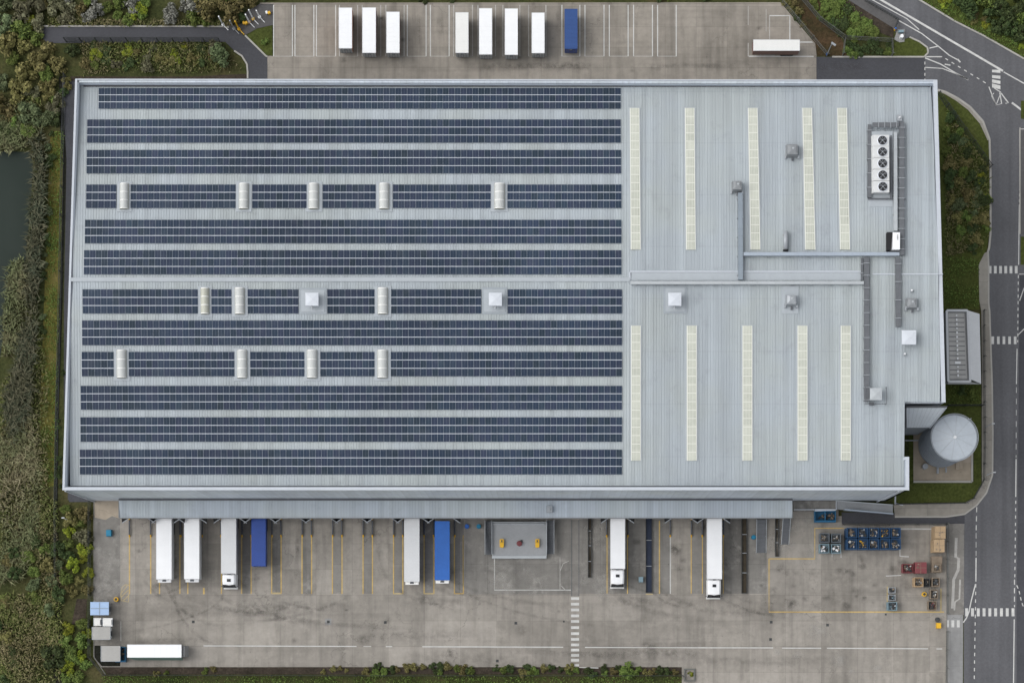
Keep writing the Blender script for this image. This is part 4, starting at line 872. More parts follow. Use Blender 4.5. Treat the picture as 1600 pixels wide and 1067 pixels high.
a = RP(1357, 311.5); c = RP(1414, 311.5); b = MB(); b.box(a[0], a[1]-.1, c[0], a[1]+.1, a[2]+.3, a[2]+.5)
for k in range(5): xx = a[0]+(c[0]-a[0])*k/4; b.box(xx-.06, a[1]-.08, xx+.06, a[1]+.08, a[2]-.05, a[2]+.3)
tag(b.build("support_beam", M['dsteel'], origin=a), "dark horizontal support beam under the lowest condenser", "beam")
# black sided air handler
X, Y, z = RP(1398, 377); t = thing("air_handler", "white topped air handling unit with a black left face", "air handler", (X, Y, z))
b = MB(); r0 = P(1400.5, 376.5, z+1.7); b.taper((r0[0]-.95,r0[1]-1.45,r0[0]+.5,r0[1]+1.45),(r0[0]-.45,r0[1]-1.4,r0[0]+.6,r0[1]+1.4), z+.2, z+1.7); b.build("casing", M['white'], t)
b = MB(); b.prism([(r0[0]-1.5,r0[1]-1.5),(r0[0]-.96,r0[1]-1.5),(r0[0]-.6,r0[1]+1.5),(r0[0]-1.5,r0[1]+1.5)], z+.1, z+1.45); b.build("filter_bank", M['black'], t)
b = MB()
for k in range(4): b.box(r0[0]+.1, r0[1]+.2+k*.22, r0[0]+.35, r0[1]+.32+k*.22, z+1.702, z+1.71)
b.build("grille", M['dsteel'], t)
b = MB(); b.box(r0[0]-1.4, r0[1]-1.85, r0[0]+.7, r0[1]-1.55, z, z+.5); b.build("base_frame", M['dsteel'], t)
# flue
X, Y, z = RP(1227, 377); t = thing("flue_pipe", "short brownish steel flue lying between two rooflights", "flue", (X, Y, z))
b = MB(); b.tube((X, Y+1.55, z+.75), (X, Y-1.5, z+.6), .40, 14); b.build("pipe", M['steel'], t, True)
b = MB(); b.tube((X, Y-1.51, z+.6), (X, Y-1.75, z+.6), .46, 14); b.build("cowl", M['black'], t)
b = MB(); b.box(X-.4, Y-1.2, X+.4, Y-1.05, z, z+.3); b.box(X-.4, Y+.9, X+.4, Y+1.05, z, z+.35); b.build("cradle", M['wood'], t)
# small bits
def small_vent(px, py, lab, s=.9):
    X, Y, z = RP(px, py); t = thing("pipe_vent", lab, "pipe vent", (X, Y, z), "small roof pipe vents")
    b = MB(); b.boxr(X, Y, z-.05, s, s*1.2, .5); b.build("base", M['steel'], t)
    b = MB(); b.cyl(X, Y+.05, z+.451, z+.9, .17, .1, 10); b.build("cap", M['white'], t)
small_vent(1405, 185.5, "small square pipe vent above the condenser trays", .85)
small_vent(1424, 455, "tiny white capped pipe vent above the flat fan unit", .35)
small_vent(1413, 554, "tiny pipe vent below the large white vent", .3)
X, Y, z = RP(1369, 617)
b = MB()
for dx in (-1.9, 1.55):
    b.tube((X+dx, Y-1.6, z), (X+dx, Y-1.6, z+1.1), .04); b.tube((X+dx, Y+1.2, z), (X+dx, Y+1.2, z+1.1), .04); b.tube((X+dx, Y-1.6, z+1.1), (X+dx, Y+1.2, z+1.1), .05)
b.tube((X-1.9, Y-1.6, z+1.1), (X+1.55, Y-1.6, z+1.1), .05); b.box(X-1.2, Y-1.7, X-.4, Y-1.3, z, z+.4)
tag(b.build("guard_rail", M['dsteel'], origin=(X,Y,z)), "thin grey guard rail round the pale dented vent", "guard rail")

# ================================================================== SILO AND SHELTERS
sx, sy = P(1469.5, 695.5, 0); ZS = 14.0; R = 3.95
t = thing("water_tank", "tall round grey sprinkler tank with a conical steel roof", "tank", (sx, sy, 0))
b = MB()
for k in range(9): b.cyl(sx, sy, .1+k*(ZS-.1)/9, .1+(k+1)*(ZS-.1)/9-.06, R, n=56, cap=False); b.cyl(sx, sy, (k+1)*(ZS-.1)/9+.03, .1+(k+1)*(ZS-.1)/9, R+.07, n=56)
b.build("shell", M['silowall'], t)
b = MB(); b.cyl(sx, sy, ZS+.001, ZS+.95, R-.12, .25, 40); o = b.build("roof", M['silo'], t)
b = MB()
for k in range(10):
    a = k*math.pi/5+.2; b.tube((sx+.3*math.cos(a), sy+.3*math.sin(a), ZS+.93), (sx+(R-.15)*math.cos(a), sy+(R-.15)*math.sin(a), ZS+.03), .035, 4)
b.build("roof_seam", M['ductgrey'], o)
b = MB(); b.cyl(sx, sy, ZS+.9, ZS+1.15, .3, .22, 14); b.build("cap", M['white'], o)
b = MB(); n = 48
for k in range(n):
    a0, a1 = 2*math.pi*k/n, 2*math.pi*(k+1)/n; b.tube((sx+(R+.12)*math.cos(a0), sy+(R+.12)*math.sin(a0), ZS+.45), (sx+(R+.12)*math.cos(a1), sy+(R+.12)*math.sin(a1), ZS+.45), .06, 5)
    if k % 3 == 0: b.tube((sx+(R+.1)*math.cos(a0), sy+(R+.1)*math.sin(a0), ZS-.2), (sx+(R+.12)*math.cos(a0), sy+(R+.12)*math.sin(a0), ZS+.45), .035, 4)
b.build("rim_rail", M['steel'], t)
b = MB()
for dx in (-.22, .22): b.tube((sx+R*.66+dx, sy+R*.82, .2), (sx+R*.66+dx, sy+R*.82, ZS+.6), .045, 5)
for k in range(36): b.tube((sx+R*.66-.22, sy+R*.82, .6+k*.38), (sx+R*.66+.22, sy+R*.82, .6+k*.38), .025, 4)
b.build("ladder", M['alu'], t)
b = MB(); b.tube((sx-.6, sy-R, .6), (sx-.6, sy-R-1.1, .6), .22, 10); b.build("pipe", M['steel'], t)
MB().tube((sx+.9, sy-R, .5), (sx+.9, sy-R-.9, .5), .16, 8).build("pipe", M['steel'], t)
MB().tube((sx-R, sy+.8, .7), (sx-R-2.4, sy+.8, .7), .12, 8).build("pipe", M['steel'], t)
MB().cyl(sx-2.9, sy-R+.1, .1, 1.5, .5, .5, 14).build("pressure_vessel", M['steel'], t)
ground_sheet("tank_pad", [(1427,672),(1518,672),(1518,752),(1427,752)], 0.13, M['pad'], "brown stained concrete pad under the tank", "slab")
b = MB(); q = PP([(1427,668),(1518.5,668),(1518.5,752.5),(1427,752.5)])
for i in (1,2): b.bar(q[i], q[(i+1)%4], .35, .02, .3)
struct(b.build("kerb", M['kerb']), "low concrete edge of the tank pad", "kerb")
p = P(1511, 741); b = MB()
tag(MB().boxr(*P(1498,727), .13, 1.2, 1.4, .5).build("valve_box", M['pad'], origin=(*P(1498,727),0)), "low sandy coloured box on the tank pad", "box")
# long low shelter by the road
t = thing("cycle_shelter", "long low grey shelter with a recessed roof beside the road", "shelter", (*P(1503, 543), 0), None)
ZB = 4.2
c = lambda px, py, z=ZB: P(px, py, z)
poly = [c(1479.5,485), c(1512,485), c(1516,596), c(1482,596)]
b = MB(); b.prism(poly, 0, ZB-.5); b.build("wall", M['shedwall'], t)
b = MB(); inner = [c(1482.5,488.5), c(1507.5,488.5), c(1512,591.5), c(1485,591.5)]; b.sheet(inner, ZB-.42)
o = b.build("roof", M['shelterroof'], t)
b = MB()
for k in range(1, 14): y = 488.5+k*7.4; xx = 1482.5+k*.19; b.strip([c(xx,y), c(xx+24.6,y)], .12, ZB-.41)
b.build("roof_seam", M['dsteel'], o)
b = MB()
for k in range(15):
    y = 493+k*6.7; q = c(1494.5+k*.17, y, ZB-.4); b.boxr(q[0], q[1], ZB-.405, .26 if k != 11 else 1.0, .4 if k % 3 else .25, .16)
b.build("roof_light", M['white'], o)
b = MB()
for i in range(4):
    p, q = poly[i], poly[(i+1)%4]; b.bar(p, q, .38, ZB-.5, ZB+.02*(i%2))
b.build("coping", M['leanto'], t)
b = MB(); A = [c(1512.3,485,ZB), c(1530.5,490.5,3.2), c(1533,599.5,3.2), c(1516.3,592,ZB)]; z4 = [ZB-.02, 3.2, 3.2, ZB-.02]
b.prism([A[0],A[1],A[2],A[3]], 2.9, 0, zt=z4); b.build("lean_to_roof", M['leanto'], t)
b = MB(); q0, q1 = c(1479,597,ZB-.2), c(1533,600,3); b.prism([c(1482,596.5,ZB-.1), c(1516.3,596.5,ZB-.1), c(1533,600,3.1), c(1481,600,3.1)], 2.8, 0, zt=[ZB-.1,ZB-.1,3.1,3.1]); b.build("lean_to_roof", M['leanto'], t)
b = MB()
for k in range(6): q = P(1531.5, 494+k*20.5, 2.5); b.tube((q[0]-.2,q[1],0), (q[0]-.2,q[1],2.9), .07)
b.build("post", M['steel'], t)

# ================================================================== LORRIES AND TRAILERS
def trailer(x0, y0, x1, y1, lab, roofm, sidem, endm=None, axis='y', z1=4.0, group="parked lorry trailers", ribs=0, cabpx=None, fridge=False, curtain=False):
    r = rect(x0, y0, x1, y1, z1); X0, Y0, X1, Y1 = r; cx, cy = mid(r)
    t = thing("articulated_lorry" if cabpx else "lorry_trailer", lab, "lorry" if cabpx else "trailer", (cx, cy, 0), group)
    b = MB(); b.box(X0+.03, Y0+.03, X1-.03, Y1-.03, 1.12, z1-.06); b.build("cargo_box", M[sidem], t)
    b = MB(); b.box(X0, Y0, X1, Y1, z1-.055, z1)
    if not ribs and axis == 'y' or not ribs:
        for k in range(9):
            f = (k+.5)/9+random.uniform(-.006,.006)
            if axis == 'y': b.box(X0+.08, Y0+(Y1-Y0)*f-.025, X1-.08, Y0+(Y1-Y0)*f+.025, z1+.001, z1+.022)
            else: b.box(X0+(X1-X0)*f-.025, Y0+.08, X0+(X1-X0)*f+.025, Y1-.08, z1+.001, z1+.022)
    if ribs:
        for k in range(ribs):
            y = Y0+(Y1-Y0)*(k+.5)/ribs+random.uniform(-.15,.15); b.box(X0+.02, y-.05, X1-.02, y+.05, z1+.001, z1+.05)
    b.build("roof_panel", M[roofm], t)
    e = .06; b = MB()
    for xa, ya, xb, yb in ((X0-.02,Y0-.02,X0+e,Y1+.02),(X1-e,Y0-.02,X1+.02,Y1+.02),(X0+e,Y0-.02,X1-e,Y0+e),(X0+e,Y1-e,X1-e,Y1+.02)): b.box(xa, ya, xb, yb, z1-.1, z1+.012)
    b.build("edge_trim", M['trailgrey'] if roofm in ('white','offwhite','trailgrey') else M[sidem], t)
    lng = axis == 'y'
    b = MB()
    if lng: b.box(cx-.5, Y0+.2, cx+.5, Y1-.2, .85, 1.11); b.box(X0+.15, Y0+.1, X1-.15, Y0+.25, .45, .7)
    else: b.box(X0+.2, cy-.5, X1-.2, cy+.5, .85, 1.11)
    b.build("chassis", M['dsteel'], t)
    # end doors (south or east end) with locking bars
    b = MB()
    if lng:
        b.box(X0+.06, Y0-.03, cx-.02, Y0+.02, 1.15, z1-.12); b.box(cx+.02, Y0-.03, X1-.06, Y0+.02, 1.15, z1-.12)
        d = b.build("end_panel", M[endm or 'side'], t); b = MB()
        for f in (.2,.4,.6,.8): xx = X0+(X1-X0)*f; b.box(xx-.03, Y0-.08, xx+.03, Y0-.035, 1.2, z1-.2)
        b.box(cx-.25, Y0-.2, cx+.25, Y0-.035, z1-.5, z1-.25); b.build("locking_bar", M['dsteel'], d)
    else:
        b.box(X1-.02, Y0+.06, X1+.03, cy-.02, 1.15, z1-.12); b.box(X1-.02, cy+.02, X1+.03, Y1-.06, 1.15, z1-.12)
        d = b.build("end_panel", M[endm or 'side'], t); b = MB()
        for f in (.2,.4,.6,.8): yy = Y0+(Y1-Y0)*f; b.box(X1+.035, yy-.03, X1+.08, yy+.03, 1.2, z1-.2)
        b.build("locking_bar", M['dsteel'], d)
    if fridge:
        b = MB(); b.taper((cx-1.1,Y0-.42,cx+1.1,Y0-.035),(cx-1.15,Y0-.55,cx+1.15,Y0-.035), 1.9, 3.55); f = b.build("cooling_unit", M[endm or 'offwhite'], t)
        b = MB(); b.box(cx-.35, Y0-.40, cx+.35, Y0-.15, 3.551, 3.58); b.build("grille", M['dsteel'], f)
    if curtain:                                       # loose curtain bulging outwards towards its foot, and a headboard unit at the east end
        b = MB(); b.prism([(X0+.9,Y0-.03),(X1-.25,Y0-.03),(X1-.25,Y0-.46),(X0+1.3,Y0-.46)], 1.15, 0, zt=[3.7,3.7,1.5,1.5]) if False else b.taper((X0+.9,Y0-.5,X1-.2,Y0-.02),(X0+.2,Y0-.10,X1-.05,Y0-.02), 1.0, 3.85); b.build("curtain", M['green'], t)
        b = MB(); b.taper((X1+.09,Y0+.1,X1+.75,Y1-.2),(X1+.09,Y0+.15,X1+.5,Y1-.3), .6, 3.3); b.build("headboard_unit", M['shedwall'], t)
    L = (Y1-Y0) if lng else (X1-X0)
    pos = [.18, .26, .34] if not cabpx else [.80, .87]
    for f in pos:
        for s in (-1, 1):
            b = MB()
            if lng: yy = Y1-L*(.34-f+.12) if not cabpx else Y0+L*f; xx = cx+s*((X1-X0)/2-.2); b.tube((xx-.16,yy,.5),(xx+.16,yy,.5),.5,14)
            else: xx = X0+L*(f+.5); yy = cy+s*((Y1-Y0)/2-.2); b.tube((xx,yy-.16,.5),(xx,yy+.16,.5),.5,14)
            b.build("wheel", M['black'], t)
    if not cabpx:
        for s in (-1, 1):
            b = MB()
            if lng: b.box(cx+s*.8-.08, Y0+1.6, cx+s*.8+.08, Y0+1.8, .1, 1.1); b.box(cx+s*.8-.15, Y0+1.5, cx+s*.8+.15, Y0+1.9, .1, .16)
            else: b.box(X0+1.5, cy+s*.7-.08, X0+1.7, cy+s*.7+.08, .1, 1.1)
            b.build("landing_leg", M['steel'], t)
    # side lamps and under-run rail
    b = MB()
    if lng:
        for s in (-1, 1): b.box(cx+s*((X1-X0)/2-.07)-.03, Y0+2.2, cx+s*((X1-X0)/2-.07)+.03, Y0+L*.55, .55, .75)
    else:
        for s in (-1, 1): b.box(X0+2.2, cy+s*((Y1-Y0)/2-.07)-.03, X0+L*.5, cy+s*((Y1-Y0)/2-.07)+.03, .55, .75)
    b.build("side_guard", M['steel'], t)
    if cabpx:
        ctop, cbot = cabpx
        zc = 3.75; ya = P(0, ctop, zc)[1]; yb = P(0, cbot, 1.0)[1]; hw = 1.22
        # body of the cab: stations from back (north) to front (south)
        st = [(ya, 3.5, 1.06), (ya-.25, 3.75, 1.16), (ya-1.2, 3.78, 1.17), (yb+.62, 3.62, 1.12), (yb+.30, 2.75, 1.20), (yb+.16, 1.9, 1.22)]
        b = MB(); ringv = []
        for y, z, h in st: ringv.append([(cx-hw,y,.95),(cx-h-.0,y,z-.35),(cx-h+.28,y,z-.04),(cx,y,z),(cx+h-.28,y,z-.04),(cx+h,y,z-.35),(cx+hw,y,.95)])
        for p, q in zip(ringv, ringv[1:]):
            for k in range(6): b.face([p[k], q[k], q[k+1], p[k+1]])
        b.face(ringv[0]); b.face(ringv[-1][::-1])
        cab = b.build("cab", M['white'], t)
        b = MB(); b.face([(cx-1.08,yb+.60,3.53),(cx+1.08,yb+.60,3.53),(cx+1.14,yb+.27,2.72),(cx-1.14,yb+.27,2.72)][::-1]); b.face([(cx-1.14,yb+.27,2.72),(cx+1.14,yb+.27,2.72),(cx+1.16,yb+.135,1.95),(cx-1.16,yb+.135,1.95)][::-1])
        b.prism([(cx-1.12,yb+.06),(cx+1.12,yb+.06),(cx+1.12,yb+.5),(cx-1.12,yb+.5)], 2.62, 2.66); b.build("windscreen", M['glass'], cab)
        b = MB(); b.box(cx-1.22, yb-.12, cx+1.22, yb+.22, .4, 1.15); b.build("bumper", M['offwhite'], cab)
        b = MB(); b.box(cx-1.15, yb+.10, cx+1.15, yb+.14, 1.2, 1.9); b.build("grille", M['dsteel'], cab)
        b = MB(); b.box(cx-.33, ya-1.35, cx+.33, ya-.85, 3.78, 3.82); b.build("roof_hatch", M['glass'], cab)
        for s in (-1, 1):
            b = MB(); b.boxr(cx+s*1.42, yb+.35, 1.9, .22, .12, .75); b.tube((cx+s*1.2,yb+.35,2.5),(cx+s*1.36,yb+.35,2.5),.04); b.build("mirror", M['dsteel'], cab)
            b = MB(); b.boxr(cx+s*.95, yb-.14, .75, .3, .05, .2); b.build("headlight", M['dome'], cab)
            b = MB(); b.prism([(cx+s*1.15,ya-.05),(cx+s*1.02,ya-.05),(cx+s*1.02,ya+.45),(cx+s*1.12,ya+.5)], 1.2, 3.4); b.build("side_deflector", M['white'], cab)
            for yy in (yb+1.2, ya+.35):
                b = MB(); b.tube((cx+s*1.0-.17,yy,.5),(cx+s*1.0+.17,yy,.5),.5,14); b.build("wheel", M['black'], t)
        b = MB(); b.box(cx-.45, yb+.4, cx+.45, Y0+1.5, .6, .94); b.build("chassis", M['dsteel'], t)
    return t
U = "trailers parked in the upper trailer park"; D = "lorries and trailers backed onto the docks"
trailer(529.4,12.6,550,76, "white roofed trailer with an orange side, leftmost in the upper park", 'white', 'orange', group=U)
trailer(566.2,12.4,587.2,83, "longer white roofed trailer beside the orange sided one", 'white', 'brownside', group=U)
trailer(603.8,19,624.2,83, "white roofed trailer, third from left in the upper park", 'white', 'brownside', group=U)
trailer(711.8,20,731.8,83, "slightly greyer white trailer, just right of two empty upper bays", 'offwhite', 'side', group=U)
trailer(748.6,13.5,768.8,85.5, "long white trailer between the greyer one and another long one", 'white', 'side', group=U)
trailer(788.8,14,809,86, "long white trailer, second from right of the white upper row", 'white', 'side', group=U)
trailer(830.8,20.4,850.8,83.4, "white trailer nearest to the blue one in the upper park", 'white', 'side', group=U)
trailer(882.3,14.5,902.2,76.5, "blue topped trailer alone in the upper trailer park", 'topblue', 'topblue', 'dblue', group=U)
trailer(1177.2,62.5,1249.6,79.6, "cream white trailer parked crosswise at the east end", 'offwhite', 'brownside', axis='x', group=U)
trailer(244,800,268,904.6, "white trailer on the westernmost occupied dock", 'white', 'trailgrey', 'trailgrey', group=D, fridge=True)
trailer(287.6,800,311.3,904.2, "white trailer second from left on the docks", 'white', 'trailgrey', 'trailgrey', group=D, fridge=True)
trailer(345.5,800,368.8,895.5, "pale grey lorry with a white cab, left part of the docks", 'trailgrey', 'side', group=D, cabpx=(896.5,919))
trailer(392.9,800,414.8,884, "short navy blue trailer backed onto the docks", 'dblue', 'dblue', 'dblue', group=D, z1=3.7)
trailer(631.6,800,655.2,908, "white trailer with a ribbed roof beside the bright blue one", 'trailgrey', 'side', 'offwhite', group=D, ribs=16, fridge=True)
trailer(679.4,814,702.3,906, "bright blue trailer with a white front edge on the docks", 'bblue', 'bblue', 'offwhite', group=D, fridge=True)
trailer(953.8,800,976.6,888.2, "all white lorry with white cab, left of the dark blue trough", 'white', 'side', group=D, cabpx=(889.5,918))
trailer(1104.6,800,1128,904.2, "all white lorry parked further out, rightmost on the docks", 'white', 'side', group=D, cabpx=(905,934.5))
trailer(198.8,1006.6,283.4,1026.6, "white trailer with green sides parked crosswise by the bottom edge", 'white', 'green', 'side', axis='x', group=D, curtain=True)

# ================================================================== DOCK FURNITURE
wg = None
for i, px in enumerate(docks):
    for s in (-1, 1):
        xx = px + s*16.6
        lab = "steel wheel guide rail with yellow end beside a loading bay"
        X, Y = P(xx, 826, .2)
        if wg is None:
            wg = thing("wheel_guide", lab, "wheel guide", (X, Y, .12), "wheel guides at the loading bays")
            y0, y1 = Y-1.05, Y+1.25
            b = MB(); b.tube((X,y0,.45),(X,y1,.45),.13,8); b.tube((X,y1,.45),(X,y1+.3,.35),.13,8); b.build("rail", M['dsteel'], wg)
            b = MB(); b.tube((X,y0-.02,.45),(X,y0-.35,.13),.13,8); b.tube((X,y1+.31,.35),(X,y1+.6,.2),.13,8); b.build("rail_end", M['yellow'], wg)
            b = MB(); 
            for k in (0,.5,1): b.box(X-.12, y0+(y1-y0)*k-.08, X+.12, y0+(y1-y0)*k+.08, .12, .36)
            b.build("foot", M['steel'], wg)
        else:
            c = wg.copy(); COL.objects.link(c); c.location = (X, Y, .12)
            for ch in [o for o in wg.children]:
                k = ch.copy(); COL.objects.link(k); k.parent = c
def trough(x0, x1, y0, y1, m, lab, n=4):
    r = rect(x0, y0, x1, y1, .5); t = thing("trough", lab, "trough", ((r[0]+r[2])/2, (r[1]+r[3])/2, .11), "long dark troughs at the docks")
    b = MB(); b.box(r[0]+.08, r[1]+.08, r[2]-.08, r[3]-.08, .11, .2); b.build("floor", M[m], t)
    b = MB(); b.box(r[0], r[1], r[0]+.08, r[3], .11, .55); b.box(r[2]-.08, r[1], r[2], r[3], .11, .55); b.box(r[0]+.08, r[1], r[2]-.08, r[1]+.08, .11, .54); b.build("side", M['junk'], t)
    b = MB()
    for k in range(1, n): y = r[1]+(r[3]-r[1])*(k/n+.03*math.sin(k*7)); b.box(r[0]+.08, y-.05, r[2]-.08, y+.05, .38, .5)
    b.build("cross_bar", M['steel'], t)
M['navyfloor'] = mat("navy_trough", (0.014, 0.022, 0.045), 0.6, 0.3, 0.5)
M['brownfloor'] = mat("rusty_brown_trough", (0.045, 0.036, 0.024), 0.8, 0.4, 0.8)
trough(1009,1019,808,925.5,'navyfloor',"long dark blue trough between two loading bays",3)
trough(1159,1167.3,808,926.5,'brownfloor',"long brown trough right of the outermost white lorry",4)
trough(918.7,924.3,808,902,'brownfloor',"narrow brown trough left of the all white lorry",4)
trough(1211.3,1217,808,869,'brownfloor',"short brown trough near the east end of the canopy",3)
# raised dock platform
t = thing("dock_platform", "raised grey dock platform with side stairs under the canopy", "dock platform", (*P(812,842),.1))
r = rect(770, 815, 853, 868, 1.3)
b = MB(); b.box(r[0], r[1], r[2], r[3], .1, 1.3); b.build("deck", M['deck'], t)
b = MB(); b.box(r[0]-.15, r[1]-.45, r[2]+.1, r[1]-.01, .1, 1.18); b.box(r[0]-.12, r[1], r[0]-.01, r[3], .1, 1.32); b.box(r[2]+.01, r[1], r[2]+.12, r[3], .1, 1.32); b.build("edge_beam", M['ductgrey'], t)
for x0, x1, y1 in ((757.5,769,866),(853.8,866,865)):
    q = rect(x0, 800, x1, y1, .8); b = MB(); n = 14
    for k in range(n): b.box(q[0]+.1, q[1]+k*.42, q[2]-.1, q[1]+(k+1)*.42-.01, .1, .2+1.1*(k/n)*.8)
    b.build("stair", M['tray'], t)
    b = MB(); b.box(q[0], q[1], q[0]+.09, q[1]+6.0, .9, 1.9); b.box(q[2]-.09, q[1], q[2], q[1]+6.0, .9, 1.9); b.build("handrail", M['steel'], t)
b = MB(); b.tube((r[0],r[3]-.1,2.3),(r[2],r[3]-.1,2.3),.09); b.box(r[0], r[3]-.5, r[2]-.3, r[3]-.3, 1.31, 1.6)
for k in range(9): xx = r[0]+(r[2]-r[0])*k/8; b.tube((xx,r[3]-.1,1.3),(xx,r[3]-.1,2.3),.05)
b.build("barrier", M['steel'], t)
def capsule(px, py, m, lab, name, cat, shape):
    X, Y = P(px, py, 1.7); t = thing(name, lab, cat, (X, Y, 1.3), "bright fixtures on the dock platform")
    if shape == 'bar':
        b = MB(); b.prism([(X+a, Y+c) for a, c in ((-.36,-.6),(-.22,-.74),(.22,-.74),(.36,-.6),(.36,.6),(.22,.74),(-.22,.74),(-.36,.6))], 1.3, 1.95); b.build("body", M[m], t)
        b = MB(); b.box(X-.12, Y+.25, X+.12, Y+.55, 1.951, 2.0); b.box(X-.3, Y+.1, X+.3, Y+.16, 1.951, 1.97); b.build("marking", M['junk'], t)
    else:
        b = MB(); b.cyl(X, Y, 1.3, 1.9, .52, .4, 8); b.build("body", M[m], t); b = MB(); b.cyl(X, Y, 1.901, 2.05, .2, .15, 8); b.build("lid", M['red'], t)
        b = MB(); b.box(X+.2, Y+.1, X+.55, Y+.6, 1.3, 1.5); b.build("foot", M['junk'], t)
capsule(784, 848.5, 'yellow', "bright yellow rounded box on the platform, left one", "bumper_block", "bumper block", 'bar')
capsule(839.5, 848.5, 'yellow', "bright yellow rounded box on the platform, right one", "bumper_block", "bumper block", 'bar')
capsule(811.5, 848.5, 'red', "dusty red round drum in the middle of the dock platform", "drum", "drum", 'round')
# narrow access ramps at the east end
def ramp(x0, x1, y0, y1, lab, m='tray', tilt=0.0):
    r = rect(x0, y0, x1, y1, .6); t = thing("access_ramp", lab, "ramp", ((r[0]+r[2])/2, (r[1]+r[3])/2, .1), "small railed ramps at the docks")
    b = MB(); b.prism([(r[0]+.12,r[1]),(r[2]-.12,r[1]),(r[2]-.12+tilt,r[3]),(r[0]+.12+tilt,r[3])], .1, 0, zt=[.2,.2,1.2,1.2]); b.build("deck", M[m], t)
    b = MB()
    for xx in (r[0]+.05, r[2]-.05): b.tube((xx,r[1],1.1),(xx+tilt,r[3],2.1),.07); b.tube((xx,r[1],.1),(xx,r[1],1.1),.06); b.tube((xx+tilt*.5,(r[1]+r[3])/2,.4),(xx+tilt*.5,(r[1]+r[3])/2,1.6),.05); b.tube((xx+tilt,r[3],.4),(xx+tilt,r[3],2.1),.05)
    b.build("handrail", M['steel'], t)
    b = MB()
    for k in range(1, 9): y = r[1]+(r[3]-r[1])*k/9; o = tilt*k/9; b.box(r[0]+.16+o, y-.03, r[2]-.16+o, y+.03, .2+k/9+.0, .24+k/9); 
    b.build("tread", M['dsteel'], t)
ramp(1181,1197,812,863,"wider railed access ramp with flat grey deck at the east docks",'tray')
ramp(1220,1232.5,806,850,"narrow slanted stair ramp at the canopy's east end",'tray',.25)
for px, py, m, lab in ((1177.5,839,'teal',"small blue drum beside the wider access ramp"),(1001.5,905,'palebin',"small blue green box beside the dark blue trough"),(729.5,822,'bblue',"small bright blue drum left of the platform"),(748,822,'teal',"small teal drum right beside the platform stairs"),(170.5,832.5,'teal',"small teal box alone on the dark worn concrete"),(181.5,936,'yellow',"small yellow round pump by the blue roofed shed"),(1444,928,'yellow',"small yellow scrap near the brown crates"),(1466.5,977,'yellow',"small yellow block by the yard gate"),(1465,967.5,'junk',"small dark round object by the yard gate")):
    X, Y = P(px, py, .5); t = thing("small_container", lab, "small container", (X, Y, .11), "small loose objects in the yard")
    s = .42 if px != 170.5 else .5
    b = MB()
    if px in (170.5, 1001.5, 1466.5): b.taper((X-s,Y-s*1.2,X+s,Y+s*1.2),(X-s*.9,Y-s*1.1,X+s*.9,Y+s*1.1), .11, 1.0); b.build("body", M[m], t); b = MB(); b.box(X-s*.8, Y-s, X+s*.8, Y+s, 1.001, 1.06); b.build("lid", M[m], t)
    else: b.cyl(X, Y, .11, .8, s, s*.92, 14); b.build("body", M[m], t); b = MB(); b.cyl(X, Y, .801, .86, s*.6, s*.5, 10); b.build("lid", M[m if m != 'yellow' else 'junk'], t)

# ================================================================== SCRAP AND CRATE CORNER
def bin_(x0, y0, x1, y1, z1, m, lab, cat, group, content, z0=.11, rim=True, tp=0.0):
    r = rect(x0, y0, x1, y1, z1); X0, Y0, X1, Y1 = r; X0 += .08; X1 -= .08; Y0 += .08; Y1 -= .08
    t = thing("storage_bin" if cat != "crate" else "crate", lab, cat, ((X0+X1)/2, (Y0+Y1)/2, z0), group)
    w_ = .1; b = MB(); b.box(X0, Y0, X1, Y1, z0, z1-.7)
    b.box(X0, Y0, X0+w_, Y1, z1-.7, z1); b.box(X1-w_, Y0, X1, Y1, z1-.7, z1); b.box(X0+w_, Y0, X1-w_, Y0+w_, z1-.7, z1); b.box(X0+w_, Y1-w_, X1-w_, Y1, z1-.7, z1)
    for k in range(1, 4): f = X0+(X1-X0)*k/4; b.box(f-.04, Y0-.04, f+.04, Y0, z0, z1-.05); f = Y0+(Y1-Y0)*k/4; b.box(X0-.04, f-.04, X0, f+.04, z0, z1-.05)
    b.build("shell", M[m], t)
    b = MB()
    for k in range(26):
        cx = random.uniform(X0+.3, X1-.3); cy = random.uniform(Y0+.3, Y1-.3); sz = random.uniform(.12,.42)
        b.boxr(cx, cy, z1-.72+random.uniform(0,.35), sz, sz*random.uniform(.3,1), random.uniform(.1,.3), random.uniform(0,3.1), random.choice((0,0,0,1,2)))
    b.build("contents", [M['junk'], M[content], M['wood']], t)
nm = ["far left","second from left","middle","second from right","far right"]
for rr in range(2):
    for k in range(5):
        bin_(1322.8+k*17.1, 823.5+rr*17.6, 1339.8+k*17.1, 840.8+rr*17.6, 4.0, 'binblue', f"tall dark blue scrap bin in the block of ten, {['upper','lower'][rr]} row, {nm[k]}", "bin", "block of ten blue scrap bins", ['junkl','steel','junkl','yellow','steel'][(k+2*rr)%5])
for k, (x, y, m, cnt, lab) in enumerate(((1280.5,832,'greybin','junkl',"slate grey scrap bin, upper left of the four"),(1298.5,832.5,'greybin','junkl',"slate grey scrap bin, upper right of the four"),(1280.2,848.6,'palebin','white',"pale blue bin half covered white, lower left of the four"),(1298.3,849,'palebin','white',"pale blue bin full of white scrap, lower right of the four"))):
    bin_(x, y, x+16.2, y+15.6, 2.2, m, lab, "bin", "block of four pale bins", cnt)
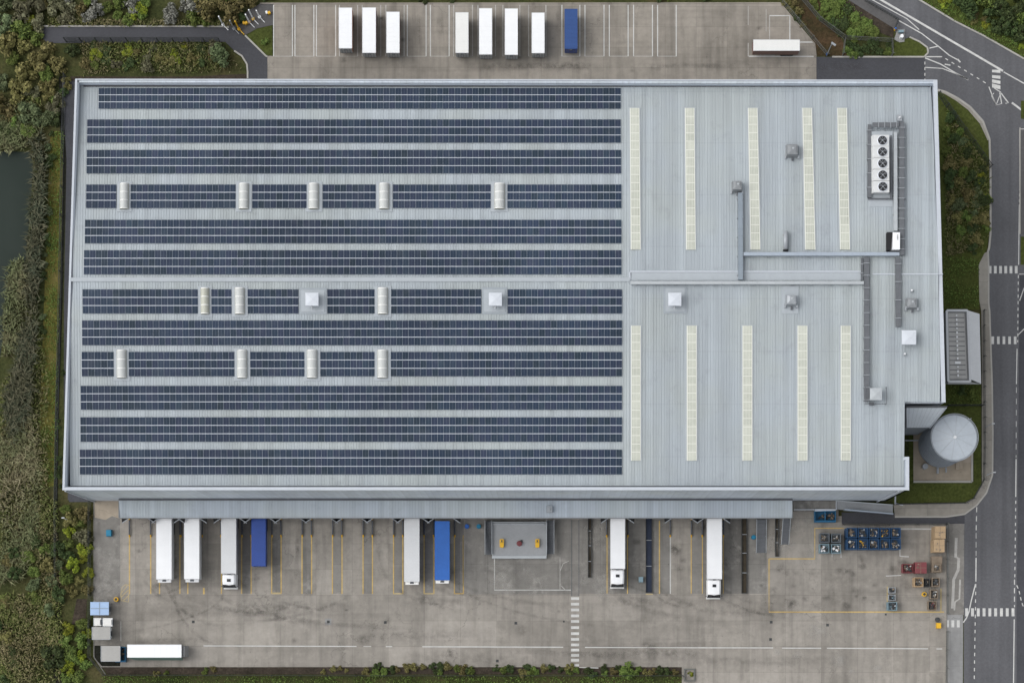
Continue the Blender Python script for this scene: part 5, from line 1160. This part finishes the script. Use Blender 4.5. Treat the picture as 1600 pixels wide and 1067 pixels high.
# blue open skip under the walkway
def skip(x0, y0, x1, y1, z1, lab, m='skipblue', div=True):
    r = rect(x0, y0, x1, y1, z1); t = thing("waste_skip", lab, "skip", (*mid(r), .1), "blue waste skips"); X0, Y0, X1, Y1 = r
    b = MB(); b.box(X0+.1, Y0+.1, X1-.1, Y1-.1, .11, .3); b.box(X0, Y0, X0+.12, Y1, .11, z1); b.box(X1-.12, Y0, X1, Y1, .11, z1); b.box(X0+.12, Y0, X1-.12, Y0+.3, .11, z1-.1); b.box(X0+.12, Y1-.12, X1-.12, Y1, .11, z1)
    if div: b.box((X0+X1)/2-.08, Y0+.3, (X0+X1)/2+.08, Y1-.12, .3, z1-.05)
    b.build("shell", M[m], t)
    b = MB()
    for k in range(24): sz = random.uniform(.2,.6); b.boxr(random.uniform(X0+.4,X1-.4), random.uniform(Y0+.5,Y1-.4), random.uniform(.3,.7), sz, sz*.6, .2, random.uniform(0,3), random.choice((0,1)))
    b.build("contents", [M['junk'], M['wood']], t)
skip(1273, 798, 1306, 815.5, 1.6, "blue open skip below the loading walkway, split in two")
skip(180, 1010, 196, 1034, 1.6, "blue skip tucked beside the lowest grey roofed shed", div=False)
def boxstack(x0, y0, x1, y1, z1, m, lab, name="crate", cat="crate", group="crates in the yard corner", levels=3, quad=True):
    r = rect(x0, y0, x1, y1, z1); X0, Y0, X1, Y1 = r; t = thing(name, lab, cat, (*mid(r), .11), group)
    b = MB(); h = (z1-.11)/levels
    for k in range(levels):
        j = random.uniform(-.04,.04); b.box(X0+j, Y0+j, X1+j, Y1+j, .11+k*h+.002, .11+(k+1)*h-.05)
    b.build("box_stack", M[m], t)
    if quad:
        b = MB(); cx, cy = mid(r); b.box(cx-.03, Y0, cx+.03, Y1, z1-.048, z1-.03); b.box(X0, cy-.03, cx-.04, cy+.03, z1-.048, z1-.03); b.box(cx+.04, cy-.03, X1, cy+.03, z1-.048, z1-.03)
        for k in range(3): b.boxr(random.uniform(X0+.3,X1-.3), random.uniform(Y0+.3,Y1-.3), z1-.045, .3, .2, .03, random.uniform(0,3))
        b.build("strap", M['wood'], t)
    b = MB()
    for f in (.1,.5,.9): b.box(X0+(X1-X0)*f-.08, Y0-.03, X0+(X1-X0)*f+.08, Y1+.03, .105, .16)
    b.build("pallet", M['wood'], t)
boxstack(1461,822,1477.5,841,4.2,'card',"tall stack of tan cardboard boxes at the fence corner, upper one",levels=4)
boxstack(1459.5,842,1476,862,4.2,'card',"tall stack of tan cardboard boxes just below the corner stack",levels=4)
boxstack(1456,869,1472,894,1.6,'wood',"weathered brown crate with dark top by the east fence",levels=2,quad=True)
bin_(1458,880,1471,893,2.0,'wood',"open brown crate of dark scrap standing on the weathered one","crate","crates in the yard corner",'junkl',z0=1.62)
bin_(1409.5,880,1428,895.5,1.7,'red',"dark red open bin, left of the pair","bin","pair of red bins",'junkl')
boxstack(1429.5,878,1448,895.5,1.9,'red',"brighter red strapped bin, right of the pair",name="storage_bin",cat="bin",group="pair of red bins",levels=1)
bin_(1428,901,1443.5,917,2.4,'card',"tan wooden crate with an open dark top","crate","crates in the yard corner",'steel')
bin_(1444.5,903,1453.5,917,1.6,'junk',"small black crate between two larger ones","crate","crates in the yard corner",'junkl')
bin_(1455.5,901.5,1469,917,1.8,'wood',"dark open crate by the east fence, right of the black one","crate","crates in the yard corner",'steel')
bin_(1453,920,1466.5,936,1.8,'wood',"pale rimmed open crate of dark scrap, second from bottom","crate","crates in the yard corner",'junkl')
bin_(1449.5,938,1464,953.5,1.4,'wood',"lowest weathered brown crate by the yellow line","crate","crates in the yard corner",'red')
bin_(1387.5,916.5,1400,927,1.0,'steel',"small grey cage with white scrap, top of the column of three","cage","column of grey cages",'white')
bin_(1387.5,928,1400,938.5,1.0,'steel',"small grey cage with flat blue top, middle of the column","cage","column of grey cages",'palebin')
bin_(1386.5,939.5,1402.5,954,1.9,'palebin',"pale blue bin piled with black bags, bottom of the column","bin","column of grey cages",'white')

# ================================================================== SHEDS
def shed(x0, y0, x1, y1, z1, roofm, wallm, lab, pitch=.1, cross=False):
    r = rect(x0, y0, x1, y1, z1); X0, Y0, X1, Y1 = r; t = thing("shed", lab, "shed", (*mid(r), .1), "small sheds at the west yard edge")
    b = MB(); b.box(X0+.12, Y0+.12, X1-.12, Y1-.12, .1, z1-.12); w2 = b.build("wall", M[wallm], t)
    b = MB(); b.box(X0, Y0, X1, Y1, z1-.11, z1); o = b.build("roof", M[roofm], t)
    b = MB(); cx, cy = mid(r)
    if cross: b.box(X0+.1, cy-.05, X1-.1, cy+.05, z1+.001, z1+.06); b.box(cx-.05, Y0+.1, cx+.05, Y1-.1, z1+.002, z1+.05); b.build("roof_batten", M['ductblue'], o)
    else:
        b.box(X0, Y0-.05, X1, Y0-.001, z1-.13, z1+.06); b.box(X1+.001, Y0, X1+.06, Y1, z1-.13, z1+.05); b.box(X0-.06, Y0, X0-.001, Y1, z1-.13, z1+.05); b.build("roof_trim", M['flash'], o)
    b = MB(); b.box(X1-.12, cy-.5, X1-.08, cy+.4, .12, 2.1); b.build("door", M['dsteel'], t)
shed(141,940,170,960.5,3.0,'lblue','shedwall',"pale blue roofed shed at the west edge of the yard",cross=True)
shed(146.5,965,158,977,1.8,'offwhite','shedwall',"small white topped box below the blue shed, left one")
shed(160.5,965,175.5,978,1.9,'offwhite','shedwall',"small white topped box below the blue shed, right one")
shed(144,979,172,998.5,2.7,'shedroof','offwhite',"grey felt roofed shed with a pale edge, middle of the west sheds")
shed(158,1008.5,187.5,1032.5,3.0,'shedroof','skipblue',"grey roofed shed with blue walls at the yard's bottom left corner")
# ================================================================== EAST LOADING WALKWAY
t = thing("loading_walkway", "raised concrete walkway and sloping ramp at the south east corner", "walkway", (*P(1330,795),.1))
r = rect(1241, 778, 1307, 798, 1.8); b = MB(); b.box(r[0], r[1], r[2], SW[1]-.1, .1, 1.5); b.build("deck", M['concdark'], t)
b = MB()
for p, q, zz in ((P(1241,796,2.2),P(1272,796,2.2),2.4),(P(1306.5,780,2.2),P(1306.5,796,2.2),2.4)): b.tube((*p,zz),(*q,zz),.07); b.tube((*p,1.5),(*p,zz),.05); b.tube((*q,1.5),(*q,zz),.05)
b.build("handrail", M['coping'], t)
b = MB(); b.prism([P(1273,798.5,1.6),P(1305,797.5,1.6),P(1307,795,1.6),P(1273,795,1.6)], 1.0, 1.62); b.build("edge_beam", M['coping'], t)
a4 = [P(1308,795,1.4),P(1395,804,.2),P(1395,789.5,.2),P(1308,782.5,1.4)]
b = MB(); b.prism(a4, .0, 0, zt=[1.5,.25,.25,1.5]); b.build("ramp", M['deck'], t)
b = MB(); p, q = P(1320,797,1.9), P(1396,803.5,1.2); b.prism([P(1320,794.6,2.2),P(1396,801.4,1.4),P(1396,803.3,1.4),P(1320,796.8,2.2)], .3, 0, zt=[2.3,1.3,1.3,2.3]); b.build("parapet", M['ductpale'], t)
b = MB(); b.prism([P(1308,781.5,1.9),P(1395,788,1),P(1395,789.3,1),P(1308,783,1.9)], .2, 0, zt=[2.2,1.2,1.2,2.2]); b.build("parapet", M['ductgrey'], t)
b = MB(); b.tube((*P(1399,768,6),6),(*P(1399,787,.2),.1),.14,8); b.tube((*P(1399,786,.3),.3),(*P(1411,789,.2),.2),.1,6); tag(b.build("drain_pipe", M['coping'], origin=(*P(1399,787),0)), "pale drain pipe at the south east wall corner", "pipe")

# ================================================================== FENCES, BARRIERS, SIGNS
def fence(pts, h, step, lab, m='fence', bars=.35, rail=.06, lean=0.0):
    q = [Vector(p) for p in PP(pts)]; t = thing("fence", lab, "fence", (q[0].x, q[0].y, 0), "security fences round the site")
    pan = MB(); posts = []
    for i in range(len(q)-1):
        a, c = q[i], q[i+1]; L = (c-a).length; u = (c-a)/L; nn = Vector((-u.y, u.x))
        pan.bar(tuple(a), tuple(c), rail, h-.1, h); pan.bar(tuple(a), tuple(c), rail, .25, .33); pan.bar(tuple(a), tuple(c), .03, h*.55, h*.55+.05)
        k = 0.0
        while k < L: p = a+u*k; pan.boxr(p.x, p.y, .1, .035, .035, h+.02, math.atan2(u.y, u.x)); k += bars
        n = max(1, round(L/step))
        for k in range(n + (1 if i == len(q)-2 else 0)): posts.append(a+u*(L*k/n))
    pan.build("mesh_panel", M[m], t)
    for p in posts[:100]:
        b = MB(); b.boxr(p.x, p.y, 0, .12, .12, h+.12); b.tube((p.x,p.y,h+.1),(p.x+.25,p.y-.2,h+.45),.035,4); b.build("post", M[m], t)
fence([(104,66),(344,66.5)], 3.2, 2.6, "dark mesh fence between the asphalt lane and the long shrub bed", bars=.16)
fence([(1465,149),(1546,263)], 3.0, 2.5, "dark mesh fence slanting across the east grass bank", bars=.14)
fence([(141.5,783),(141.5,1026),(164,1054),(600,1055),(1066,1055)], 2.4, 5.2, "thin dark fence along the west and bottom edges of the yard", bars=.3)
fence([(103,120),(99,250),(95,470),(91,640),(88.5,780),(89,900)], 2.4, 5.0, "dark fence along the grass strip west of the warehouse", bars=.3)
fence([(1252,0),(1280,33),(1319,62)], 2.6, 3.0, "dark fence slanting down the north east corner", 'fencelight', bars=.14)
fence([(1319,62),(1316,88)], 2.6, 3.0, "short grey fence return in the north east corner", 'fencelight', bars=.2)
fence([(1320,62),(1392,66),(1393,88)], 2.4, 3.0, "thin grey fence around the north east shrubs", 'fencelight', bars=.25)
fence([(1222,5),(1292,88)], 2.0, 4.0, "low grey fence along the slanted edge of the trailer park", 'fencelight', bars=.4)
fence([(1479,818),(1479.5,958)], 2.2, 2.9, "grey fence on the east yard edge, above the gate", 'fencelight', bars=.4)
fence([(1478.5,986),(1477,1100)], 2.2, 2.9, "grey fence on the east yard edge, below the gate", 'fencelight', bars=.4)
fence([(1316,819.5),(1478,819.5)], 1.4, 2.6, "low dark fence between the asphalt lane and the blue bins", 'fence', bars=.3)
fence([(1536,486),(1537,700),(1536,750),(1520,779),(1508,786),(1400,788)], 1.8, 2.6, "low dark fence along the inside of the rounded pavement", 'fence', bars=.3)
fence([(1479,634),(1534,634)], 2.2, 2.6, "short dark fence between the shelter lawn and the tank", 'fence', bars=.15)
q = PP([(1351,2),(1403,32),(1397,45)]); b = MB()
for i in range(2):
    a, c = Vector(q[i]), Vector(q[i+1]); L = (c-a).length; u = (c-a)/L
    b.tube((*a,1.1),(*c,1.1),.07); b.tube((*a,.3),(*c,.3),.05); k = 0
    while k < L: p = a+u*k; b.tube((*p,0),(*p,1.1),.04 if int(k) % 2 else .05, 4); k += .45
tag(b.build("guard_rail", M['fence'], origin=(*q[1],0)), "black pedestrian railing at the road junction", "railing")
X, Y = P(1406, 58); t = thing("utility_cabinet", "white capped utility cabinet on a pale slab by the junction", "cabinet", (X, Y, .1))
b = MB(); b.prism(PP([(1397,62),(1402,47),(1414,46),(1413,66),(1405,67)]), .0, .13); b.build("slab", M['apron'], t)
q = P(1409, 57, 1); b = MB(); b.cyl(q[0], q[1], .13, 1.2, .35, .32, 12); b.build("cap", M['white'], t); b = MB(); b.boxr(q[0]-.1, q[1]+.9, .13, .9, .35, .9); b.build("cabinet_body", M['palebin'], t)
X, Y = P(1398, 47.5); t = thing("marker_post", "yellow marker post at the end of the railing", "marker post", (X, Y, 0))
b = MB(); b.cyl(X, Y, 0, 1.2, .18, .15, 8); b.build("post", M['yellow'], t); b = MB(); b.cyl(X, Y, 1.201, 1.35, .2, .1, 8); b.build("cap", M['bblue'], t)
# barrier posts in the top-left hardstanding
for i, (px, py, hgt, m, lab) in enumerate(((374,47,3.2,'yellow',"leaning yellow barrier post nearest the asphalt lane"),(396,31,3.8,'yellow',"tall double yellow barrier post in the hardstanding"),(385,38,.9,'yellow',"low yellow block between two barrier posts"),(421,22,.8,'yellow',"low yellow block with a white end, by the trailer park"),(366,46,3.2,'steel',"slim grey post by the lane's outer bend"),(390,36,3.0,'card',"slim tan post between the yellow ones"),(406,28,2.2,'white',"white post with a broken top, near the trailer park"),(349,40,3.4,'white',"slim white post on the verge above the lane"))):
    X, Y = P(px, py); t = thing("barrier_post", lab, "barrier post", (X, Y, .06), "barrier posts on the hardstanding")
    b = MB(); b.boxr(X, Y, .06, .5, .4, hgt if hgt < 1 else .5, .5); b.build("base", M[m], t)
    b = MB()
    if hgt >= 1: b.tube((X, Y, .5), (X-.3, Y+.5, hgt+.6), .12, 8); b.tube((X, Y, .4), (X+.9, Y-.9, .2), .07, 6)
    else: b.boxr(X-.45, Y+.1, .06, .35, .5, .6, .3)
    b.build("arm", M['white' if i % 2 else m], t)
X, Y = P(1262, 88); t = thing("lamp_post", "slim leaning grey lamp post with a blue foot at the corner fence", "lamp post", (*P(1292,86),0))
a, c = P(1292,86), P(1307,61); b = MB(); b.tube((*a,0),(*a,8.0),.09,8); b.build("pole", M['steel'], t); b = MB(); b.tube((*a,0.05),(*a,.8),.2,8); b.build("foot", M['bblue'], t); b = MB(); b.boxr(a[0]+.2, a[1]-.2, 7.95, .9, .35, .15, -.6); b.build("lamp_head", M['steel'], t)
for px, py, lab in ((1541.5,742,"slim lamp post on the rounded pavement corner"),(1540,667,"slim lamp post on the pavement beside the tank"),(107,812,"slim pale lamp post just below the south west warehouse corner")):
    a = P(px, py); t = thing("lamp_post", lab, "lamp post", (*a,0), "slim street lamps")
    b = MB(); b.tube((*a,0),(*a,6.0),.08,8,r2=.05); b.build("pole", M['coping'], t); b = MB(); b.boxr(a[0]+.25, a[1], 5.95, .5, .2, .12); b.build("lamp_head", M['ductgrey'], t)

# ================================================================== VEGETATION
def leaf_mesh(name, m, n, lumps, seed, leaf=.13, flat=.75, droop=.35):
    rnd = random.Random(seed); v = []; f = []
    cs = []
    for k in range(lumps):
        a = rnd.uniform(0, 6.283); r = math.sqrt(rnd.random())*.72; cs.append((r*math.cos(a), r*math.sin(a), rnd.uniform(.25, .8)*(1.05-r*.6), rnd.uniform(.26, .46)))
    for k in range(n):
        cx, cy, cz, cr = cs[rnd.randrange(lumps)]
        d = Vector((rnd.gauss(0,1), rnd.gauss(0,1), rnd.gauss(.35,1))).normalized(); rr = cr*(rnd.random()**.35)
        p = Vector((cx, cy, cz)) + Vector((d.x*rr, d.y*rr, d.z*rr*flat))
        if p.z < .05: p.z = rnd.uniform(.05, .2)
        nr = (d + Vector((rnd.gauss(0,.55), rnd.gauss(0,.55), rnd.gauss(.5,.5)))).normalized()
        a = nr.orthogonal().normalized(); a.rotate(__import__('mathutils').Quaternion(nr, rnd.uniform(0, 6.28))); c = nr.cross(a)
        s = leaf*rnd.uniform(.55, 1.35); t = s*rnd.uniform(.35, .6); i = len(v)
        v += [tuple(p-a*s), tuple(p+c*t), tuple(p+a*s), tuple(p-c*t)]; f.append((i, i+1, i+2, i+3))
    me = bpy.data.meshes.new(name); me.from_pydata(v, [], f); me.materials.append(m); return me
CROWN = {k: [leaf_mesh("foliage_"+k, m, 850, 9, s*17+len(k), leaf=.125) for s in range(3)] for k, m in LEAF.items() if k in ('dark','mid','bright','olive','brown','grey','sage')}
bm = MB(); bm.tube((0,0,0),(.02,.02,.35),.07,7,r2=.045); bm.tube((.02,.02,.33),(.25,.1,.62),.035,5,r2=.015); bm.tube((.02,.02,.33),(-.2,.18,.6),.035,5,r2=.015); bm.tube((.02,.02,.33),(-.05,-.25,.6),.03,5,r2=.015)
tmp = bm.build("trunk", M['bark']); TRUNK = tmp.data; bpy.data.objects.remove(tmp)
nveg = 0
def plant(px, py, rpx, kind, label, group, name="shrub", cat="shrub", hf=1.0):
    global nveg; nveg += 1
    rm = rpx*.1135; X, Y = P(px, py, rm*hf*.55)
    t = thing(name, label, cat, (X, Y, 0), group, random.uniform(0, 6.28)); t.scale = (rm*random.uniform(.92,1.1), rm*random.uniform(.92,1.1), rm*hf)
    o = bpy.data.objects.new("crown" if name != "shrub" else "foliage", random.choice(CROWN[kind])); COL.objects.link(o); o.parent = t
    o = bpy.data.objects.new("trunk" if name != "shrub" else "stem", TRUNK); COL.objects.link(o); o.parent = t
def thicket(poly, n, rmin, rmax, kinds, where, group, hf=1.0, dmin=.85, name="shrub", cat="shrub"):
    xs = [p[0] for p in poly]; ys = [p[1] for p in poly]; done = []
    look = {'dark': "dark green", 'mid': "mid green", 'bright': "bright yellow green", 'olive': "dull olive", 'brown': "brown half bare", 'grey': "pale grey white", 'sage': "sage green"}
    tries = 0
    while len(done) < n and tries < 6000:
        tries += 1; x, y = random.uniform(min(xs), max(xs)), random.uniform(min(ys), max(ys)); r = random.uniform(rmin, rmax)
        if not inpoly(x, y, poly) or any(math.hypot(x-a, y-c) < dmin*(r+q)*.75 for a, c, q in done): continue
        done.append((x, y, r)); k = random.choice(kinds)
        plant(x, y, r, k, f"{look[k]} {cat} {where}", f"{look[k]} {cat}s {where}", name, cat, hf*random.uniform(.85, 1.2))
# north west thicket: shrubs and trees mixed, all named tree
thicket([(0,0),(72,0),(68,40),(60,70),(85,110),(90,165),(55,200),(0,222)], 24, 13, 30, ['olive','olive','brown','dark','mid','olive','sage'], "in the tree and shrub thicket above the pond", None, 1.0, .85, "tree", "tree")
thicket([(60,75),(112,72),(108,118),(100,160),(80,200),(66,170)], 9, 9, 16, ['dark','mid','olive'], "at the west end of the asphalt lane", None)
thicket([(72,0),(400,0),(385,14),(345,34),(240,33),(75,33)], 22, 10, 19, ['grey','olive','mid','brown','dark','grey','mid'], "on the bank above the asphalt lane", None)
thicket([(128,72),(335,70),(330,100),(250,106),(130,104)], 24, 8, 14, ['olive','mid','olive','bright','dark','brown'], "in the long bed between lane and warehouse", None, .8)
for px, py, r, k, lab in ((45,36,15,'bright',"bright yellow green bush beside the west end of the lane"),(215,18,17,'bright',"large bright green bush on the bank above the lane"),(360,15,25,'olive',"big olive tree at the corner of the hardstanding"),(326,12,24,'olive',"big round olive tree left of the one by the hardstanding"),(346,85,20,'sage',"round pale green tree at the end of the long bed"),(95,8,24,'brown',"wide brown bush at the top left of the lane"),(150,12,20,'grey',"pale grey flowering bush on the bank above the lane"),(300,14,15,'grey',"pale grey bush between the bright and the olive ones"),(415,66,7,'mid',"small green bush in the triangle by the trailer park")):
    plant(px, py, r, k, lab, None, "tree" if 'tree' in lab else "shrub", "tree" if 'tree' in lab else "shrub", 1.3 if 'tree' in lab else 1.0)
# west side below the pond
thicket([(38,840),(60,830),(92,860),(92,940),(80,960),(45,930)], 12, 10, 17, ['dark','olive','mid','sage'], "on the slope left of the yard fence", None)
thicket([(100,795),(138,792),(138,925),(104,930)], 16, 9, 15, ['dark','mid','bright','brown','olive'], "squeezed against the west yard fence", None, 1.0)
thicket([(98,975),(136,960),(138,1040),(130,1067),(98,1067)], 12, 10, 16, ['mid','bright','mid'], "beside the sheds, outside the fence", None)
thicket([(0,860),(30,860),(26,1067),(0,1067)], 7, 9, 16, ['dark','olive'], "at the far left edge of the rough field", None)
plant(81, 1025, 25, 'dark', "largest dark round bush at the lower left, below the rough field", None, "shrub", "shrub", 1.1)
plant(20, 895, 15, 'dark', "dark narrow bush alone in the straw coloured reeds", None, "shrub", "shrub", 1.8)
plant(22, 865, 13, 'dark', "dark bush just above the narrow one in the reeds", None, "shrub", "shrub", 1.8)
thicket([(75,200),(84,210),(76,330),(70,440),(66,520),(60,520),(62,440),(66,330)], 14, 6, 9, ['dark','sage','dark'], "along the pond bank beside the grass strip", None, 1.1)
thicket([(92,560),(100,560),(96,760),(88,760)], 8, 4, 6.5, ['dark'], "in the dark strip along the west wall", None, 1.1)
# bottom hedge
thicket([(240,1043),(380,1043),(380,1052),(240,1052)], 5, 4, 6.5, ['mid','olive'], "in the left part of the bottom soil bed", None, .9)
thicket([(570,1040),(750,1041),(750,1051),(570,1051)], 20, 6, 9, ['mid','olive','dark'], "in the thick middle part of the bottom hedge", None, .9, .7)
thicket([(775,1042),(1062,1043),(1062,1053),(775,1053)], 26, 6, 9, ['mid','dark','olive','dark'], "in the right part of the bottom hedge", None, .9, .7)
thicket([(500,1043),(545,1043),(545,1050),(500,1050)], 4, 4, 7, ['olive'], "in the bottom bed left of the thick hedge", None, .9)
plant(982, 1048, 15, 'mid', "largest bright green bush in the bottom hedge", None, "shrub", "shrub", .9)
plant(1079, 1053, 6, 'bright', "small yellow green bush in a square planter at the hedge end", None, "shrub", "shrub", .8)
b = MB(); q = rect(1069,1044,1086,1064,.5)
for xa, ya, xb, yb in ((q[0],q[1],q[2],q[1]+.2),(q[0],q[3]-.2,q[2],q[3]),(q[0],q[1]+.2,q[0]+.2,q[3]-.2),(q[2]-.2,q[1]+.2,q[2],q[3]-.2)): b.box(xa, ya, xb, yb, .1, .5)
tag(b.build("planter_box", M['fencelight'], origin=(*mid(q),.1)), "square low planter box at the right end of the bottom hedge", "planter")
# east bank
thicket([(1478,180),(1490,182),(1510,215),(1535,258),(1541,300),(1541,370),(1524,400),(1500,380),(1486,320),(1476,250)], 34, 9, 14, ['dark','olive','dark','mid','sage'], "on the bank between warehouse and road", None, .9, .75)
plant(1535, 275, 10, 'bright', "yellow green bush by the kerb, upper of two", None); plant(1541, 310, 9, 'bright', "yellow green bush by the kerb, lower of two", None); plant(1532, 283, 9, 'bright', "yellow green bush touching the upper one at the kerb", None)
plant(1519, 615, 11, 'mid', "lone green bush on the lawn below the long shelter", None); plant(1504, 613, 9, 'dark', "dark bush on the lawn left of the lone green one", None)
# north east corner
thicket([(1262,0),(1322,0),(1345,28),(1380,52),(1345,56),(1318,56),(1290,34)], 20, 8, 12, ['mid','dark','mid'], "in the green corner above the access road", None, .6, .7)
thicket([(1325,64),(1390,68),(1388,84),(1324,85)], 14, 7, 9, ['dark','mid','dark'], "in the hedge beside the access road", None, .8, .7)
thicket([(1224,0),(1240,0),(1262,40),(1255,42)], 6, 6, 9, ['dark','olive'], "behind the slanted fence of the trailer park", None, .7)
thicket([(1495,0),(1600,0),(1600,58),(1562,40),(1530,20)], 24, 14, 21, ['dark','dark','mid'], "in the dense wood beyond the road", None, 1.4, .72, "tree", "tree")
thicket([(1460,0),(1492,0),(1530,24),(1565,46),(1600,66),(1600,78),(1545,48),(1490,18)], 12, 6, 8, ['bright','olive','mid'], "along the outer verge of the road", None, .7, .7)
thicket([(430,-16),(1210,-16),(1210,0),(430,0)], 14, 6, 10, ['dark','olive','mid'], "along the top edge of the trailer park", None, .8, .8)
thicket([(405,-14),(432,-14),(430,2),(405,2)], 4, 5, 8, ['dark'], "behind the hardstanding corner", None, .8)

# ---------------- reeds, rough grass: stuff
def blades(name, polys, dens, L0, L1, wd, m, label, cat, lean=.9, hole=None, clump=0.12):
    v = []; f = []; rnd = random.Random(len(name)+len(polys)*7)
    for poly in polys:
        xs = [p[0] for p in poly]; ys = [p[1] for p in poly]; area = (max(xs)-min(xs))*(max(ys)-min(ys))*.0129
        for k in range(int(area*dens)):
            x, y = rnd.uniform(min(xs), max(xs)), rnd.uniform(min(ys), max(ys))
            if not inpoly(x, y, poly): continue
            wx, wy = P(x, y); nz = mnoise.noise((wx*clump, wy*clump, 0))
            if rnd.random() > .62+nz*.9: continue
            a = rnd.uniform(0, 6.283) + nz*2; L = rnd.uniform(L0, L1)*(1+.4*nz); ln = rnd.uniform(.15, lean)*L
            dx, dy = math.cos(a), math.sin(a); wv = wd*rnd.uniform(.6, 1.3)/2
            b0 = Vector((wx, wy, .04)); mdl = b0+Vector((dx*ln*.35, dy*ln*.35, L*.62)); tip = b0+Vector((dx*ln, dy*ln, L*.92-ln*.25)); sd = Vector((-dy, dx, 0))*wv
            i = len(v); v += [tuple(b0-sd*.7), tuple(b0+sd*.7), tuple(mdl+sd), tuple(mdl-sd), tuple(tip)]
            f += [(i,i+1,i+2,i+3), (i+3,i+2,i+4)]
    me = bpy.data.meshes.new(name); me.from_pydata(v, [], f); me.materials.append(m)
    o = bpy.data.objects.new(name, me); COL.objects.link(o); tag(o, label, cat, kind='stuff'); return len(f)
R1 = [[(50,225),(70,205),(73,230),(68,330),(62,440),(57,530),(48,640),(20,690),(10,640),(30,560),(42,480),(46,420),(44,395),(50,330),(58,300),(57,262)]]
n = blades("reeds", R1, 46, 1.6, 2.9, .17, LEAF['reed'], "grey green reeds along the pond edge", "reeds")
n += blades("reeds", [[(0,176),(40,180),(70,190),(66,214),(40,232),(0,238)],[(18,415),(40,405),(44,440),(40,490),(28,545),(8,560),(4,500),(12,450)],[(0,690),(55,640),(62,740),(60,820),(40,900),(0,910)]], 38, 1.1, 2.0, .16, LEAF['straw'], "straw coloured dry reeds beside the pond", "reeds")
n += blades("rough_grass", [[(6,600),(64,520),(76,600),(74,800),(60,880),(0,900),(0,700)],[(20,930),(84,930),(98,1067),(0,1067),(0,930)],[(55,780),(90,780),(100,1067),(60,1000)],[(0,160),(60,150),(80,200),(0,215)]], 42, .5, 1.3, .17, LEAF['tuft'], "rough tangled green and tan grass west of the site", "grass")
n += blades("rough_grass", [[(128,68),(340,68),(385,112),(130,118)],[(75,30),(345,34),(345,41),(75,41)],[(1478,170),(1545,260),(1545,390),(1478,400)]], 36, .4, 1.0, .15, LEAF['tuft'], "rough grass under the shrubs of the beds", "grass")
n += blades("grass", [[(81,205),(100,205),(93,470),(87,760),(63,760),(71,470),(77,330)],[(160,1056),(1066,1057),(1066,1090),(160,1090)],[(1280,0),(1325,0),(1378,52),(1325,58)],[(1470,150),(1545,250),(1500,250)],[(1466,400),(1530,405),(1528,482),(1466,482)],[(1480,602),(1532,602),(1532,632),(1480,632)],[(1437,0),(1495,0),(1600,66),(1600,90),(1494,33)]], 34, .15, .5, .14, LEAF['lawn'], "short lawn grass on the banks and verges", "grass", clump=.3)
print("vegetation things", nveg, "blade faces", n, "objects", len(bpy.data.objects))
